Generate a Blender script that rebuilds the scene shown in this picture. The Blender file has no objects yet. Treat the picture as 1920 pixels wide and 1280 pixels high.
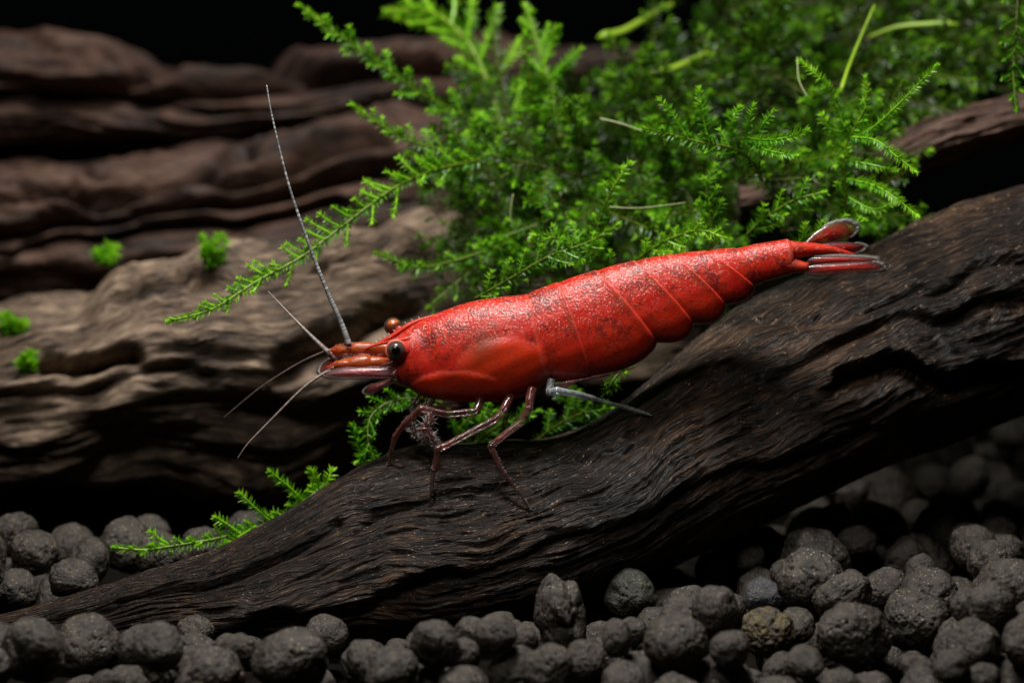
import bpy, math, random
import numpy as np
from mathutils import Vector, Matrix
from mathutils.bvhtree import BVHTree

random.seed(7)
RNG = np.random.default_rng(11)
sc = bpy.context.scene
col = sc.collection
sc.unit_settings.scale_length = 0.0024          # one unit is 2.4 mm: the shrimp is about 2.6 cm long

# ------------------------------------------------------------------ camera
PITCH = math.radians(10.0)
DIST = 60.0
CAM = Vector((0.0, -DIST * math.cos(PITCH), 16.1))
FW = Vector((0, math.cos(PITCH), -math.sin(PITCH)))
UP = Vector((0, math.sin(PITCH), math.cos(PITCH)))
RT = Vector((1, 0, 0))
cd = bpy.data.cameras.new('camera')
cam = bpy.data.objects.new('camera', cd)
col.objects.link(cam)
cam.location = CAM
cam.rotation_euler = (math.pi / 2 - PITCH, 0, 0)
cd.sensor_width = 36
cd.lens = 36 * DIST / 19.2
cd.clip_start = 1
cd.clip_end = 400
cd.dof.use_dof = True
cd.dof.focus_distance = DIST - 0.5
cd.dof.aperture_fstop = 0.125
cd.dof.aperture_blades = 9
sc.camera = cam

def W(px, py, d=0.0):
    """point of the place seen at photo position (px, py), d units behind the plane of focus"""
    k = (DIST + d) / 100.0 / DIST
    return CAM + FW * (DIST + d) + RT * ((px - 960) * k) + UP * ((640 - py) * k)

# ------------------------------------------------------------------ world, lamps, exposure
w = bpy.data.worlds.new('World')
sc.world = w
w.use_nodes = True
w.node_tree.nodes['Background'].inputs[0].default_value = (0.5, 0.6, 0.7, 1)
w.node_tree.nodes['Background'].inputs[1].default_value = 0.0012

def area(name, loc, target, sx, sy, power, colour):
    l = bpy.data.lights.new(name, 'AREA')
    l.shape = 'RECTANGLE'
    l.size, l.size_y = sx, sy
    l.energy = power
    l.color = colour
    o = bpy.data.objects.new(name, l)
    col.objects.link(o)
    o.location = loc
    o.rotation_euler = (Vector(target) - Vector(loc)).to_track_quat('-Z', 'Y').to_euler()
    return o
area('tank_lamp', (-3, -4, 36), (0, 2, 4), 10, 6, 17500, (1.0, 0.97, 0.92))
area('strobe', (-9, -22, 36), (0, 0, 5), 8, 8, 4200, (1.0, 0.96, 0.9))

sc.view_settings.view_transform = 'Standard'
sc.view_settings.look = 'None'
sc.view_settings.exposure = 0.0
sc.view_settings.gamma = 1.0
sc.view_settings.use_curve_mapping = False
sc.render.engine = 'CYCLES'
sc.cycles.use_denoising = True
sc.cycles.denoising_input_passes = 'RGB_ALBEDO_NORMAL'
sc.cycles.denoising_prefilter = 'ACCURATE'
sc.cycles.max_bounces = 10
sc.cycles.transparent_max_bounces = 24
sc.cycles.caustics_reflective = False
sc.cycles.caustics_refractive = False
sc.cycles.sample_clamp_indirect = 6

# ------------------------------------------------------------------ noise
def _h(ix, iy, iz, seed):
    n = (ix * 374761393 + iy * 668265263 + iz * 1274126177 + seed * 974634721) & 0xFFFFFFFF
    n = ((n ^ (n >> 13)) * 1274126177) & 0xFFFFFFFF
    n = (n ^ (n >> 16)) & 0xFFFFFFFF
    return n.astype(np.float64) / 4294967295.0 * 2 - 1

def vnoise(x, y, z=None, seed=0):
    x = np.asarray(x, float); y = np.asarray(y, float)
    z = np.zeros_like(x) if z is None else np.asarray(z, float)
    fx, fy, fz = np.floor(x), np.floor(y), np.floor(z)
    ix, iy, iz = fx.astype(np.int64), fy.astype(np.int64), fz.astype(np.int64)
    a, b, c = x - fx, y - fy, z - fz
    a = a * a * a * (a * (a * 6 - 15) + 10); b = b * b * b * (b * (b * 6 - 15) + 10); c = c * c * c * (c * (c * 6 - 15) + 10)
    def L(p, q, t): return p + (q - p) * t
    r = []
    for dz in (0, 1):
        r.append(L(L(_h(ix, iy, iz + dz, seed), _h(ix + 1, iy, iz + dz, seed), a),
                   L(_h(ix, iy + 1, iz + dz, seed), _h(ix + 1, iy + 1, iz + dz, seed), a), b))
    return L(r[0], r[1], c)

def fbm(x, y, z=None, seed=0, octv=4, gain=0.5):
    s = 0; a = 1.0; f = 1.0
    for o in range(octv):
        s = s + a * vnoise(x * f, y * f, None if z is None else z * f, seed + o * 17)
        a *= gain; f *= 2.03
    return s

# ------------------------------------------------------------------ object helpers
def mesh_obj(name, verts, faces, mat, parent=None, smooth=True, uv=None, attrs=None, origin=None):
    """one mesh object; verts are world positions, stored relative to origin (or to the parent's place)"""
    v = np.asarray(verts, float).reshape(-1, 3)
    if parent is not None:
        off = np.array(parent['_o']) if '_o' in parent else np.zeros(3)
    else:
        off = np.array(origin) if origin is not None else np.zeros(3)
    me = bpy.data.meshes.new(name)
    me.from_pydata((v - off).tolist(), [], faces if isinstance(faces, list) else faces.tolist())
    if smooth:
        me.polygons.foreach_set('use_smooth', np.ones(len(me.polygons), bool))
    if uv is not None:
        l = me.uv_layers.new(name='UVMap')
        idx = np.empty(len(me.loops), np.int32); me.loops.foreach_get('vertex_index', idx)
        l.data.foreach_set('uv', np.asarray(uv, np.float32)[idx].ravel())
    for k, a in (attrs or {}).items():
        at = me.attributes.new(k, 'FLOAT', 'POINT')
        at.data.foreach_set('value', np.asarray(a, np.float32).ravel())
    if mat is not None:
        me.materials.append(mat)
    me.update()
    o = bpy.data.objects.new(name, me)
    col.objects.link(o)
    o['_o'] = [float(t) for t in off]
    if parent is not None:
        o.parent = parent
    else:
        o.location = Vector(off)
    return o

def tag(o, label=None, cat=None, group=None, kind=None):
    for k, v in (('label', label), ('category', cat), ('group', group), ('kind', kind)):
        if v: o[k] = v
    return o

def thing(name, loc, label, cat, group=None):
    o = bpy.data.objects.new(name, None)
    col.objects.link(o)
    o.location = loc
    o['_o'] = [float(t) for t in loc]
    return tag(o, label, cat, group)

def catmull(pts, n):
    p = np.asarray(pts, float)
    if len(p) == 2:
        t = np.linspace(0, 1, n)[:, None]
        return p[0] * (1 - t) + p[1] * t
    q = np.vstack([2 * p[0] - p[1], p, 2 * p[-1] - p[-2]])
    seg = len(p) - 1
    t = np.linspace(0, seg, n); i = np.minimum(t.astype(int), seg - 1); f = (t - i)[:, None]
    a, b, c, d = q[i], q[i + 1], q[i + 2], q[i + 3]
    return 0.5 * (2 * b + (c - a) * f + (2 * a - 5 * b + 4 * c - d) * f ** 2 + (3 * b - a - 3 * c + d) * f ** 3)

def tube(pts, rad, ns=8):
    """verts and faces of a capped tube along pts"""
    p = np.asarray(pts, float); n = len(p); rad = np.broadcast_to(np.asarray(rad, float), (n,))
    t = np.gradient(p, axis=0); t /= np.linalg.norm(t, axis=1)[:, None] + 1e-12
    ref = np.array([0.3, 1, 0.2]); nrm = np.cross(t, ref); nrm /= np.linalg.norm(nrm, axis=1)[:, None] + 1e-12
    bn = np.cross(t, nrm)
    a = np.arange(ns) / ns * 2 * math.pi
    v = p[:, None, :] + rad[:, None, None] * (np.cos(a)[None, :, None] * nrm[:, None, :] + np.sin(a)[None, :, None] * bn[:, None, :])
    v = v.reshape(-1, 3).tolist()
    f = []
    for i in range(n - 1):
        for j in range(ns):
            k = (j + 1) % ns
            f.append((i * ns + j, i * ns + k, (i + 1) * ns + k, (i + 1) * ns + j))
    f.append(tuple(range(ns - 1, -1, -1)))
    f.append(tuple((n - 1) * ns + j for j in range(ns)))
    return v, f

class Bag:
    def __init__(s): s.v = []; s.f = []; s.a = []
    def add(s, v, f, a=0.0):
        b = len(s.v); s.v.extend([tuple(q) for q in v]); s.f.extend([tuple(i + b for i in q) for q in f])
        s.a.extend([a] * len(v) if np.isscalar(a) else list(a))
        return s
    def build(s, name, mat, parent=None, key=None, **k):
        return mesh_obj(name, s.v, s.f, mat, parent, attrs={key: s.a} if key else None, **k)

def hairs(bag, roots, dirs, lens, r=0.006):
    for p, d, L in zip(roots, dirs, lens):
        p = np.asarray(p, float); d = np.asarray(d, float); d = d / (np.linalg.norm(d) + 1e-9)
        s = np.cross(d, [0.2, 1, 0.1]); s /= np.linalg.norm(s) + 1e-9
        q = np.cross(d, s)
        bag.add([p + s * r, p - 0.5 * s * r + 0.87 * q * r, p - 0.5 * s * r - 0.87 * q * r, p + d * L],
                [(0, 1, 3), (1, 2, 3), (2, 0, 3)])

# ------------------------------------------------------------------ material helpers
class NT:
    def __init__(s, name):
        s.m = bpy.data.materials.new(name); s.m.use_nodes = True
        s.t = s.m.node_tree; s.t.nodes.clear()
        s.out = s.t.nodes.new('ShaderNodeOutputMaterial')
    def n(s, typ, props=None, **inp):
        o = s.t.nodes.new('ShaderNode' + typ)
        for k, v in (props or {}).items(): setattr(o, k, v)
        for k, v in inp.items():
            key = k.replace('_', ' ')
            sock = o.inputs[int(k[1:])] if (k[0] == 'i' and k[1:].isdigit()) else o.inputs[key]
            s.set(sock, v)
        return o
    def set(s, sock, v):
        if isinstance(v, bpy.types.NodeSocket): s.t.links.new(v, sock)
        elif isinstance(v, bpy.types.Node): s.t.links.new(v.outputs[0], sock)
        else:
            if isinstance(v, (tuple, list)) and len(v) == 3 and sock.type == 'RGBA': v = tuple(v) + (1,)
            sock.default_value = v
    def ramp(s, fac, stops, interp='LINEAR'):
        r = s.t.nodes.new('ShaderNodeValToRGB'); r.color_ramp.interpolation = interp
        e = r.color_ramp.elements
        while len(e) < len(stops): e.new(0.5)
        for el, (p, c) in zip(e, stops):
            el.position = p; el.color = (c, c, c, 1) if np.isscalar(c) else tuple(c) + (1,)
        s.set(r.inputs[0], fac)
        return r.outputs[0]
    def mix(s, fac, a, b, mode='MIX'):
        o = s.t.nodes.new('ShaderNodeMix'); o.data_type = 'RGBA'; o.blend_type = mode
        s.set(o.inputs[0], fac); s.set(o.inputs[6], a); s.set(o.inputs[7], b)
        return o.outputs[2]
    def math(s, op, a, b=0.0, clamp=False):
        o = s.t.nodes.new('ShaderNodeMath'); o.operation = op; o.use_clamp = clamp
        s.set(o.inputs[0], a); s.set(o.inputs[1], b)
        return o.outputs[0]
    def attr(s, name):
        o = s.t.nodes.new('ShaderNodeAttribute'); o.attribute_name = name
        return o.outputs['Fac']
    def noise(s, vec, scale, detail=4, rough=0.55):
        o = s.n('TexNoise', Scale=scale, Detail=detail, Roughness=rough)
        s.set(o.inputs['Vector'], vec); return o.outputs[0]
    def mapping(s, vec, scale):
        o = s.n('Mapping'); s.set(o.inputs['Vector'], vec); o.inputs['Scale'].default_value = scale
        return o.outputs[0]
    def done(s, surf):
        s.t.links.new(surf.outputs[0] if isinstance(surf, bpy.types.Node) else surf, s.out.inputs[0]); return s.m

def wood_mat(name, dark, mid, light, fib=(1.1, 15), fine=(3.2, 44), rough=0.34, bumps=1.0, glint=0.5, amount=0.0):
    m = NT(name)
    uv = m.n('TexCoord').outputs['UV']; ob = m.n('TexCoord').outputs['Object']
    warp = m.noise(ob, 0.8, 3)
    uvw = m.n('VectorMath', {'operation': 'ADD'}); m.set(uvw.inputs[0], uv)
    sw = m.n('CombineXYZ'); m.set(sw.inputs[1], m.math('MULTIPLY', warp, 0.5)); m.set(uvw.inputs[1], sw)
    f1 = m.noise(m.mapping(uvw.outputs[0], (fib[0], fib[1], 1)), 1.0, 6, 0.62)
    f2 = m.noise(m.mapping(uvw.outputs[0], (fine[0], fine[1], 1)), 1.0, 3, 0.6)
    patch = m.noise(ob, 0.42, 4, 0.6)
    t = m.math('ADD', m.math('MULTIPLY', f1, 0.75), m.math('MULTIPLY', patch, 0.55))
    t = m.math('ADD', t, m.math('MULTIPLY', m.math('SUBTRACT', f2, 0.5), 0.7))
    c = m.ramp(m.math('ADD', t, amount), [(0.5, dark), (0.67, mid), (0.86, light)])
    hr = m.n('TexVoronoi', {'feature': 'F1'}, Scale=26.0); m.set(hr.inputs['Vector'], m.mapping(uvw.outputs[0], (0.42, 1, 1)))
    sp = m.ramp(hr.outputs['Distance'], [(0.12, 1.0), (0.22, 0.0)])
    sp = m.math('MULTIPLY', sp, m.ramp(f2, [(0.5, 0.0), (0.6, 1.0)]))
    c = m.mix(m.math('MULTIPLY', sp, glint), c, (0.5, 0.36, 0.22))  # glints on the fibres, painted as pale tan specks in the base colour
    hgt = m.math('ADD', m.math('MULTIPLY', f2, 0.5), m.math('MULTIPLY', f1, 1.0))
    b = m.n('Bump', Strength=bumps, Distance=0.16, Height=hgt)
    p = m.n('BsdfPrincipled', Base_Color=c, Roughness=m.ramp(f2, [(0.3, rough - 0.1), (0.7, rough + 0.25)]), Normal=b)
    p.inputs['Specular IOR Level'].default_value = 0.3
    return m.done(p)

WOOD = wood_mat('black_driftwood', (0.0045, 0.0036, 0.0034), (0.02, 0.012, 0.0085), (0.14, 0.076, 0.04), rough=0.44, bumps=0.9, glint=1.0)
WOOD_BACK = wood_mat('brown_driftwood', (0.02, 0.014, 0.01), (0.13, 0.088, 0.06), (0.34, 0.25, 0.175), fib=(0.8, 4.5), fine=(2.6, 14), rough=0.6, glint=0.15)
WOOD_FAR = wood_mat('red_brown_driftwood', (0.012, 0.007, 0.006), (0.06, 0.032, 0.022), (0.14, 0.08, 0.058), fib=(0.3, 1.6), fine=(0.9, 6), rough=0.6, glint=0.15)

def pellet_mat(name, a, b, fleck=(0.3, 0.26, 0.18), tint=None):
    m = NT(name)
    ob = m.n('TexCoord').outputs['Object']
    oi = m.n('ObjectInfo').outputs['Random']
    n1 = m.noise(ob, 2.2, 5, 0.6); n2 = m.noise(ob, 11, 6, 0.72)
    c = m.mix(m.ramp(m.math('ADD', m.math('MULTIPLY', n1, 0.6), m.math('MULTIPLY', n2, 0.4)), [(0.4, 0.0), (0.62, 1.0)]), a, b)
    c = m.mix(m.math('MULTIPLY', oi, 0.35), c, (0.035, 0.024, 0.018))
    if tint: c = m.mix(m.ramp(m.noise(ob, 3.2, 4), [(0.46, 0.0), (0.62, 0.6)]), c, tint)
    v = m.n('TexVoronoi', Scale=9.0); m.set(v.inputs['Vector'], ob)
    fl = m.math('MULTIPLY', m.ramp(v.outputs['Distance'], [(0.16, 1.0), (0.3, 0.0)]), m.ramp(v.outputs['Color'], [(0.52, 0.0), (0.66, 1.0)]))
    c = m.mix(m.math('MULTIPLY', fl, 0.9), c, fleck)
    b_ = m.n('Bump', Strength=0.5, Distance=0.07, Height=m.math('ADD', m.math('MULTIPLY', n2, 1.0), m.math('MULTIPLY', m.noise(ob, 30, 3, 0.6), 0.5)))
    p = m.n('BsdfPrincipled', Base_Color=c, Roughness=m.ramp(n2, [(0.35, 0.32), (0.65, 0.75)]), Normal=b_)
    return m.done(p)
PEL = pellet_mat('soil_pellet', (0.0095, 0.008, 0.0065), (0.078, 0.063, 0.049))
PEL_Y = pellet_mat('mossy_yellow_pellet', (0.02, 0.016, 0.01), (0.085, 0.066, 0.036), tint=(0.16, 0.115, 0.03))
PEL_B = pellet_mat('blue_grey_pellet', (0.025, 0.026, 0.031), (0.075, 0.08, 0.095))
PEL_G = pellet_mat('green_flecked_pellet', (0.018, 0.018, 0.014), (0.05, 0.05, 0.036), fleck=(0.25, 0.28, 0.1))

def moss_mat(name, old, mid, young, trans=0.35):
    m = NT(name)
    a = m.attr('age'); ob = m.n('TexCoord').outputs['Object']
    n = m.noise(ob, 1.3, 3)
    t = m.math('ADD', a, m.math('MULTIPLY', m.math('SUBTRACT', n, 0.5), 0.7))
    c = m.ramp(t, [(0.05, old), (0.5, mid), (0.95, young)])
    p = m.n('BsdfPrincipled', Base_Color=c, Roughness=0.38)
    p.inputs['Specular IOR Level'].default_value = 0.45
    tr = m.n('BsdfTranslucent', Color=m.mix(0.35, c, young))
    mx = m.n('MixShader'); mx.inputs[0].default_value = trans
    m.t.links.new(p.outputs[0], mx.inputs[1]); m.t.links.new(tr.outputs[0], mx.inputs[2])
    return m.done(mx)
MOSS = moss_mat('moss_leaf', (0.03, 0.09, 0.003), (0.11, 0.4, 0.008), (0.45, 0.82, 0.04), 0.42)
MOSS_DARK = moss_mat('dark_moss_leaf', (0.016, 0.034, 0.003), (0.06, 0.2, 0.006), (0.25, 0.5, 0.025))  # darker copy of the moss leaf; inside the clump it paints the shade
STEM = moss_mat('moss_stem', (0.06, 0.06, 0.008), (0.13, 0.2, 0.012), (0.28, 0.45, 0.03), 0.2)
m = NT('pale_root_thread')
THREAD = m.done(m.n('BsdfPrincipled', Base_Color=(0.33, 0.38, 0.16), Roughness=0.4))

# ------------------------------------------------------------------ the ground
def soil_mat():
    m = NT('dark_soil')
    ob = m.n('TexCoord').outputs['Object']
    n = m.noise(ob, 3.0, 6, 0.7)
    b = m.n('Bump', Strength=0.8, Distance=0.2, Height=n)
    return m.done(m.n('BsdfPrincipled', Base_Color=m.ramp(n, [(0.3, (0.003, 0.0026, 0.0022)), (0.7, (0.012, 0.01, 0.008))]), Roughness=0.9, Normal=b, Specular_IOR_Level=0.03))
gx, gy = np.meshgrid(np.linspace(-60, 60, 121), np.linspace(-30, 60, 91))
gz = 0.12 * fbm(gx * 0.5, gy * 0.5, seed=3) - 0.1
gv = np.stack([gx, gy, gz], -1).reshape(-1, 3)
gf = [(r * 121 + c, r * 121 + c + 1, (r + 1) * 121 + c + 1, (r + 1) * 121 + c) for r in range(90) for c in range(120)]
tag(mesh_obj('ground', gv, gf, soil_mat()), kind='structure')

# ------------------------------------------------------------------ driftwood
def seg_dist(px, py, poly):
    """distance in photo units to a polyline and the signed side (below is positive)"""
    best = np.full(px.shape, 1e9); side = np.zeros(px.shape)
    for (x0, y0), (x1, y1) in zip(poly[:-1], poly[1:]):
        dx, dy = x1 - x0, y1 - y0; L2 = dx * dx + dy * dy
        t = np.clip(((px - x0) * dx + (py - y0) * dy) / L2, 0, 1)
        ex, ey = px - (x0 + t * dx), py - (y0 + t * dy)
        d = np.hypot(ex, ey); m_ = d < best
        best[m_] = d[m_]; side[m_] = (dx * ey - dy * ex)[m_]
    return best, np.sign(side)

def make_log(name, secs, nu, nv, mat, amp, fr, seed, grooves=(), front=0.72, sq=0.9, dips=()):
    """a log lofted through sections (px, top, bottom, depth, half depth), with ridges, fibres and splits"""
    s = np.asarray(secs, float)
    x = np.linspace(s[0, 0], s[-1, 0], nu)
    from_ = lambda k: np.interp(x, s[:, 0], s[:, k])
    def smooth(a, n=max(3, nu // 40)):
        k = np.ones(n) / n
        return np.convolve(np.pad(a, n // 2, mode='edge'), k, mode='same')[n // 2: n // 2 + len(a)] if n > 1 else a
    top, bot, dep, hd = [smooth(from_(k)) for k in (1, 2, 3, 4)]
    # angle: 0 top, pi/2 facing the camera, pi bottom, 3pi/2 behind
    nf = int(nv * front); nb = nv - nf
    a = np.concatenate([np.linspace(-0.5, math.pi + 0.3, nf, endpoint=False), np.linspace(math.pi + 0.3, 2 * math.pi - 0.5, nb, endpoint=False)])
    A, X = np.meshgrid(a, x)
    T, B, D, H = [np.repeat(q[:, None], nv, 1) for q in (top, bot, dep, hd)]
    ca, sa = np.cos(A), np.sin(A)
    ex = np.sign(ca) * np.abs(ca) ** sq; ey = np.sign(sa) * np.abs(sa) ** sq
    hh = (B - T) / 2 / 100
    rad = np.sqrt(hh * H)
    u = (X - s[0, 0]) / 100.0
    v = A * float(np.mean(rad))
    vw = v + 0.2 * fbm(u * 0.35, v * 0.45, seed=seed, octv=3) + 0.02 * fbm(u * 1.6, v * 1.2, seed=seed + 5, octv=2)
    lump = fbm(u * 0.28, v * 0.5, seed=seed + 11, octv=3)
    r1 = 1 - np.abs(fbm(u * fr[0], vw * fr[1], seed=seed + 21, octv=3))
    r2 = 1 - np.abs(fbm(u * fr[0] * 2.6, vw * fr[1] * 4.2, seed=seed + 31, octv=3))
    r3 = fbm(u * fr[0] * 9, vw * fr[1] * 15, seed=seed + 41, octv=3, gain=0.65)
    mod = 0.6 + 0.5 * np.clip(vnoise(u * 0.5, v * 0.8, seed=seed + 77) + 0.4, 0, 1)
    e = amp[0] * lump + amp[1] * (r1 - 0.7) + (amp[2] * (r2 - 0.7) + amp[3] * r3) * mod
    e *= np.minimum(1, rad / 0.9)
    PX = X; PY = (T + B) / 2 - ex * (B - T) / 2
    fr_side = np.clip(sa + 0.3, 0, 1)
    for poly, wd, dp, ledge in grooves:
        dst, side = seg_dist(PX, PY + 14 * vnoise(u * 1.3, v * 0 + 3, seed=seed + 9), poly)
        g = np.exp(-(dst / wd) ** 2)
        e -= dp * g * fr_side
        if ledge:
            e += ledge * np.exp(-((dst - wd * 0.9) / (wd * 0.9)) ** 2) * (side < 0) * fr_side
    for (cx, cy, rx, ry, dp) in dips:
        q = ((PX - cx) / rx) ** 2 + ((PY - cy) / ry) ** 2
        e -= dp * np.exp(-q) * fr_side
    k = (DIST + D) / DIST
    hz = ex * (hh + e); hy = -ey * (H + e)
    dpt = D + hy
    kk = (DIST + dpt) / DIST
    ctr = (640 - (T + B) / 2) / 100
    c0 = np.array(CAM + FW * DIST)
    P = (c0[None, None, :] + np.array(FW)[None, None, :] * dpt[..., None] + np.array(RT)[None, None, :] * ((X - 960) / 100 * k)[..., None]
         + np.array(UP)[None, None, :] * (ctr * k + hz)[..., None])
    verts = P.reshape(-1, 3)
    i = np.arange(nu - 1)[:, None]; j = np.arange(nv)[None, :]; j2 = (j + 1) % nv
    f = np.stack([i * nv + j, i * nv + j2, (i + 1) * nv + j2, (i + 1) * nv + j], -1).reshape(-1, 4)
    faces = f.tolist() + [tuple(range(nv)), tuple(reversed(range((nu - 1) * nv, nu * nv)))]
    uv = np.stack([u, vw], -1).reshape(-1, 2)
    base = verts[verts[:, 2].argmin()]
    o = mesh_obj(name, verts, faces, mat, uv=uv, origin=base)
    return o, BVHTree.FromPolygons(verts.tolist(), faces)

FRONT = [(-260, 1195, 1240, -0.8, 0.4), (-100, 1178, 1238, -0.6, 0.5), (0, 1155, 1235, -0.4, 0.65), (150, 1112, 1232, -0.2, 0.85), (300, 1066, 1230, 0.0, 1.0),
         (400, 1036, 1228, 0.15, 1.15), (500, 980, 1226, 0.3, 1.35), (600, 912, 1222, 0.55, 1.6), (680, 862, 1218, 0.75, 1.75), (760, 838, 1208, 0.95, 1.85), (860, 828, 1190, 1.1, 1.95),
         (1000, 818, 1165, 1.4, 2.05), (1100, 780, 1135, 1.8, 2.1), (1200, 706, 1092, 2.2, 2.15), (1300, 615, 1052, 2.7, 2.2), (1400, 553, 1010, 3.2, 2.3),
         (1500, 515, 962, 3.6, 2.35), (1600, 470, 912, 4.0, 2.4), (1700, 412, 872, 4.3, 2.5), (1800, 372, 840, 4.6, 2.6), (1920, 338, 795, 5.0, 2.7), (2150, 280, 720, 5.6, 2.8), (2350, 250, 700, 6.0, 2.6)]
GROOVES = [([(1560, 706), (1640, 690), (1740, 716), (1850, 722), (1960, 705)], 24, 0.42, 0.16),
           ([(1180, 800), (1300, 745), (1430, 700), (1540, 640), (1660, 600), (1930, 560)], 16, 0.16, 0.06),
           ([(1420, 585), (1530, 590), (1640, 572), (1760, 520), (1930, 480)], 15, 0.15, 0.08),
           ([(120, 1140), (250, 1115), (380, 1105), (520, 1050), (640, 960)], 10, 0.1, 0.05),
           ([(430, 1180), (560, 1140), (700, 1120), (860, 1060)], 18, 0.14, 0.08),
           ([(700, 960), (900, 900), (1100, 850), (1280, 800)], 12, 0.09, 0.04),
           ([(760, 1090), (960, 1030), (1200, 960), (1400, 870), (1600, 800)], 14, 0.1, 0.04)]
front_log, FBVH = make_log('driftwood', FRONT, 860, 540, WOOD, (0.13, 0.085, 0.032, 0.03), (0.13, 0.95), 5, GROOVES, dips=[(1760, 800, 90, 30, 0.12)])
tag(front_log, 'black fibrous driftwood branch rising over the gravel, the red shrimp standing on it', 'driftwood')

MIDL = [(-260, 545, 1000, 10.0, 3.6), (0, 540, 995, 10.0, 3.8), (150, 525, 975, 10.0, 3.9), (300, 468, 945, 10.1, 4.0), (430, 436, 965, 10.2, 4.0), (560, 418, 990, 10.4, 3.9), (680, 392, 930, 10.8, 3.8), (800, 360, 900, 11.2, 3.6), (1000, 330, 880, 12, 3.2), (1300, 340, 860, 13, 2.6)]
mid_log, MBVH = make_log('driftwood', MIDL, 360, 200, WOOD_BACK, (0.5, 0.25, 0.16, 0.07), (0.13, 0.6), 29,
                [([(0, 610), (80, 560), (160, 530)], 50, 0.9, 0.0), ([(130, 668), (200, 662), (290, 672)], 17, 0.9, 0.2), ([(560, 700), (640, 640), (760, 560)], 30, 0.8, 0.2),
                 ([(250, 560), (420, 520), (620, 500)], 16, 0.3, 0.1), ([(820, 400), (870, 420), (930, 400)], 30, 0.9, 0.1), ([(0, 740), (200, 720), (420, 690)], 14, 0.3, 0.1)],
                dips=[(560, 800, 120, 40, 0.5)])
tag(mid_log, 'blurred pale brown weathered log lying behind the shrimp head and antennae', 'driftwood')

for secs, seed, gr, lab in [
    ([(-300, 24, 330, 21, 4.2), (0, 30, 330, 21, 4.2), (150, 50, 325, 21, 4.2), (300, 84, 325, 21, 4.0), (430, 104, 320, 21, 3.8), (560, 92, 300, 21, 3.6), (700, 62, 280, 21, 3.6), (850, 55, 270, 21.3, 3.4), (1000, 50, 260, 21.6, 3.2), (1250, 60, 250, 22, 3)], 51,
     [([(0, 70), (150, 105), (330, 120)], 12, 0.5, 0.2), ([(180, 125), (300, 118), (380, 95)], 12, 0.5, 0.1), ([(-50, 175), (120, 190), (260, 180), (350, 120), (470, 105), (620, 140), (850, 130)], 15, 0.8, 0.35), ([(-50, 240), (180, 215), (330, 205), (480, 175), (700, 150), (900, 140)], 26, 1.2, 0.4)],
     'out of focus red brown log across the back, uppermost of the background wood'),
    ([(-300, 250, 640, 17.5, 4.0), (0, 255, 640, 17.5, 4.0), (200, 262, 640, 17.5, 4.0), (400, 232, 620, 17.5, 3.8), (560, 205, 600, 17.5, 3.6), (700, 178, 560, 17.6, 3.4), (850, 170, 520, 17.8, 3.2), (1000, 170, 480, 18, 3.0)], 63,
     [([(-60, 380), (90, 345), (200, 370), (330, 330), (520, 300), (720, 240)], 20, 0.9, 0.4), ([(-60, 455), (100, 440), (240, 400), (400, 375), (560, 345), (800, 300)], 24, 1.1, 0.4), ([(100, 480), (300, 450), (480, 430), (640, 400)], 20, 0.9, 0.3), ([(120, 300), (300, 310), (480, 260)], 16, 0.6, 0.2)],
     'dark blurred log between the uppermost back log and the pale brown one')]:
    o, _ = make_log('driftwood', secs, 300, 190, WOOD_FAR, (0.35, 0.35, 0.2, 0.08), (0.1, 0.7), seed, gr)
    tag(o, lab, 'driftwood')
RIGHT = [(1380, 330, 420, 8.5, 1.0), (1560, 290, 390, 8.2, 1.2), (1660, 250, 360, 8.0, 1.3), (1740, 205, 330, 7.8, 1.4), (1830, 178, 300, 7.8, 1.5), (1920, 152, 280, 7.8, 1.6), (2150, 110, 240, 8, 1.7)]
o, RBVH = make_log('driftwood', RIGHT, 240, 140, WOOD_FAR, (0.12, 0.2, 0.08, 0.04), (0.2, 0.7), 71)
tag(o, 'brown driftwood limb above the dark hollow beside the moss, behind the shrimp tail', 'driftwood')

def on_log(px, py, bvh=FBVH):
    d = (W(px, py, 10) - CAM).normalized()
    h = bvh.ray_cast(CAM, d)
    if h[0] is None: return None, None
    return h[0], (h[0] - CAM).dot(FW) - DIST

# ------------------------------------------------------------------ soil pellets
def ico(level):
    t = (1 + 5 ** 0.5) / 2
    v = [(-1, t, 0), (1, t, 0), (-1, -t, 0), (1, -t, 0), (0, -1, t), (0, 1, t), (0, -1, -t), (0, 1, -t), (t, 0, -1), (t, 0, 1), (-t, 0, -1), (-t, 0, 1)]
    v = [Vector(q).normalized() for q in v]
    f = [(0, 11, 5), (0, 5, 1), (0, 1, 7), (0, 7, 10), (0, 10, 11), (1, 5, 9), (5, 11, 4), (11, 10, 2), (10, 7, 6), (7, 1, 8), (3, 9, 4), (3, 4, 2), (3, 2, 6), (3, 6, 8), (3, 8, 9), (4, 9, 5), (2, 4, 11), (6, 2, 10), (8, 6, 7), (9, 8, 1)]
    for _ in range(level):
        c = {}; nf = []
        def midp(a, b):
            k = (min(a, b), max(a, b))
            if k not in c: v.append((v[a] + v[b]).normalized()); c[k] = len(v) - 1
            return c[k]
        for a, b, d in f:
            x, y, z = midp(a, b), midp(b, d), midp(d, a)
            nf += [(a, x, z), (b, y, x), (d, z, y), (x, y, z)]
        f = nf
    return np.array([tuple(q) for q in v]), f
ICV, ICF = ico(5)
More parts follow.
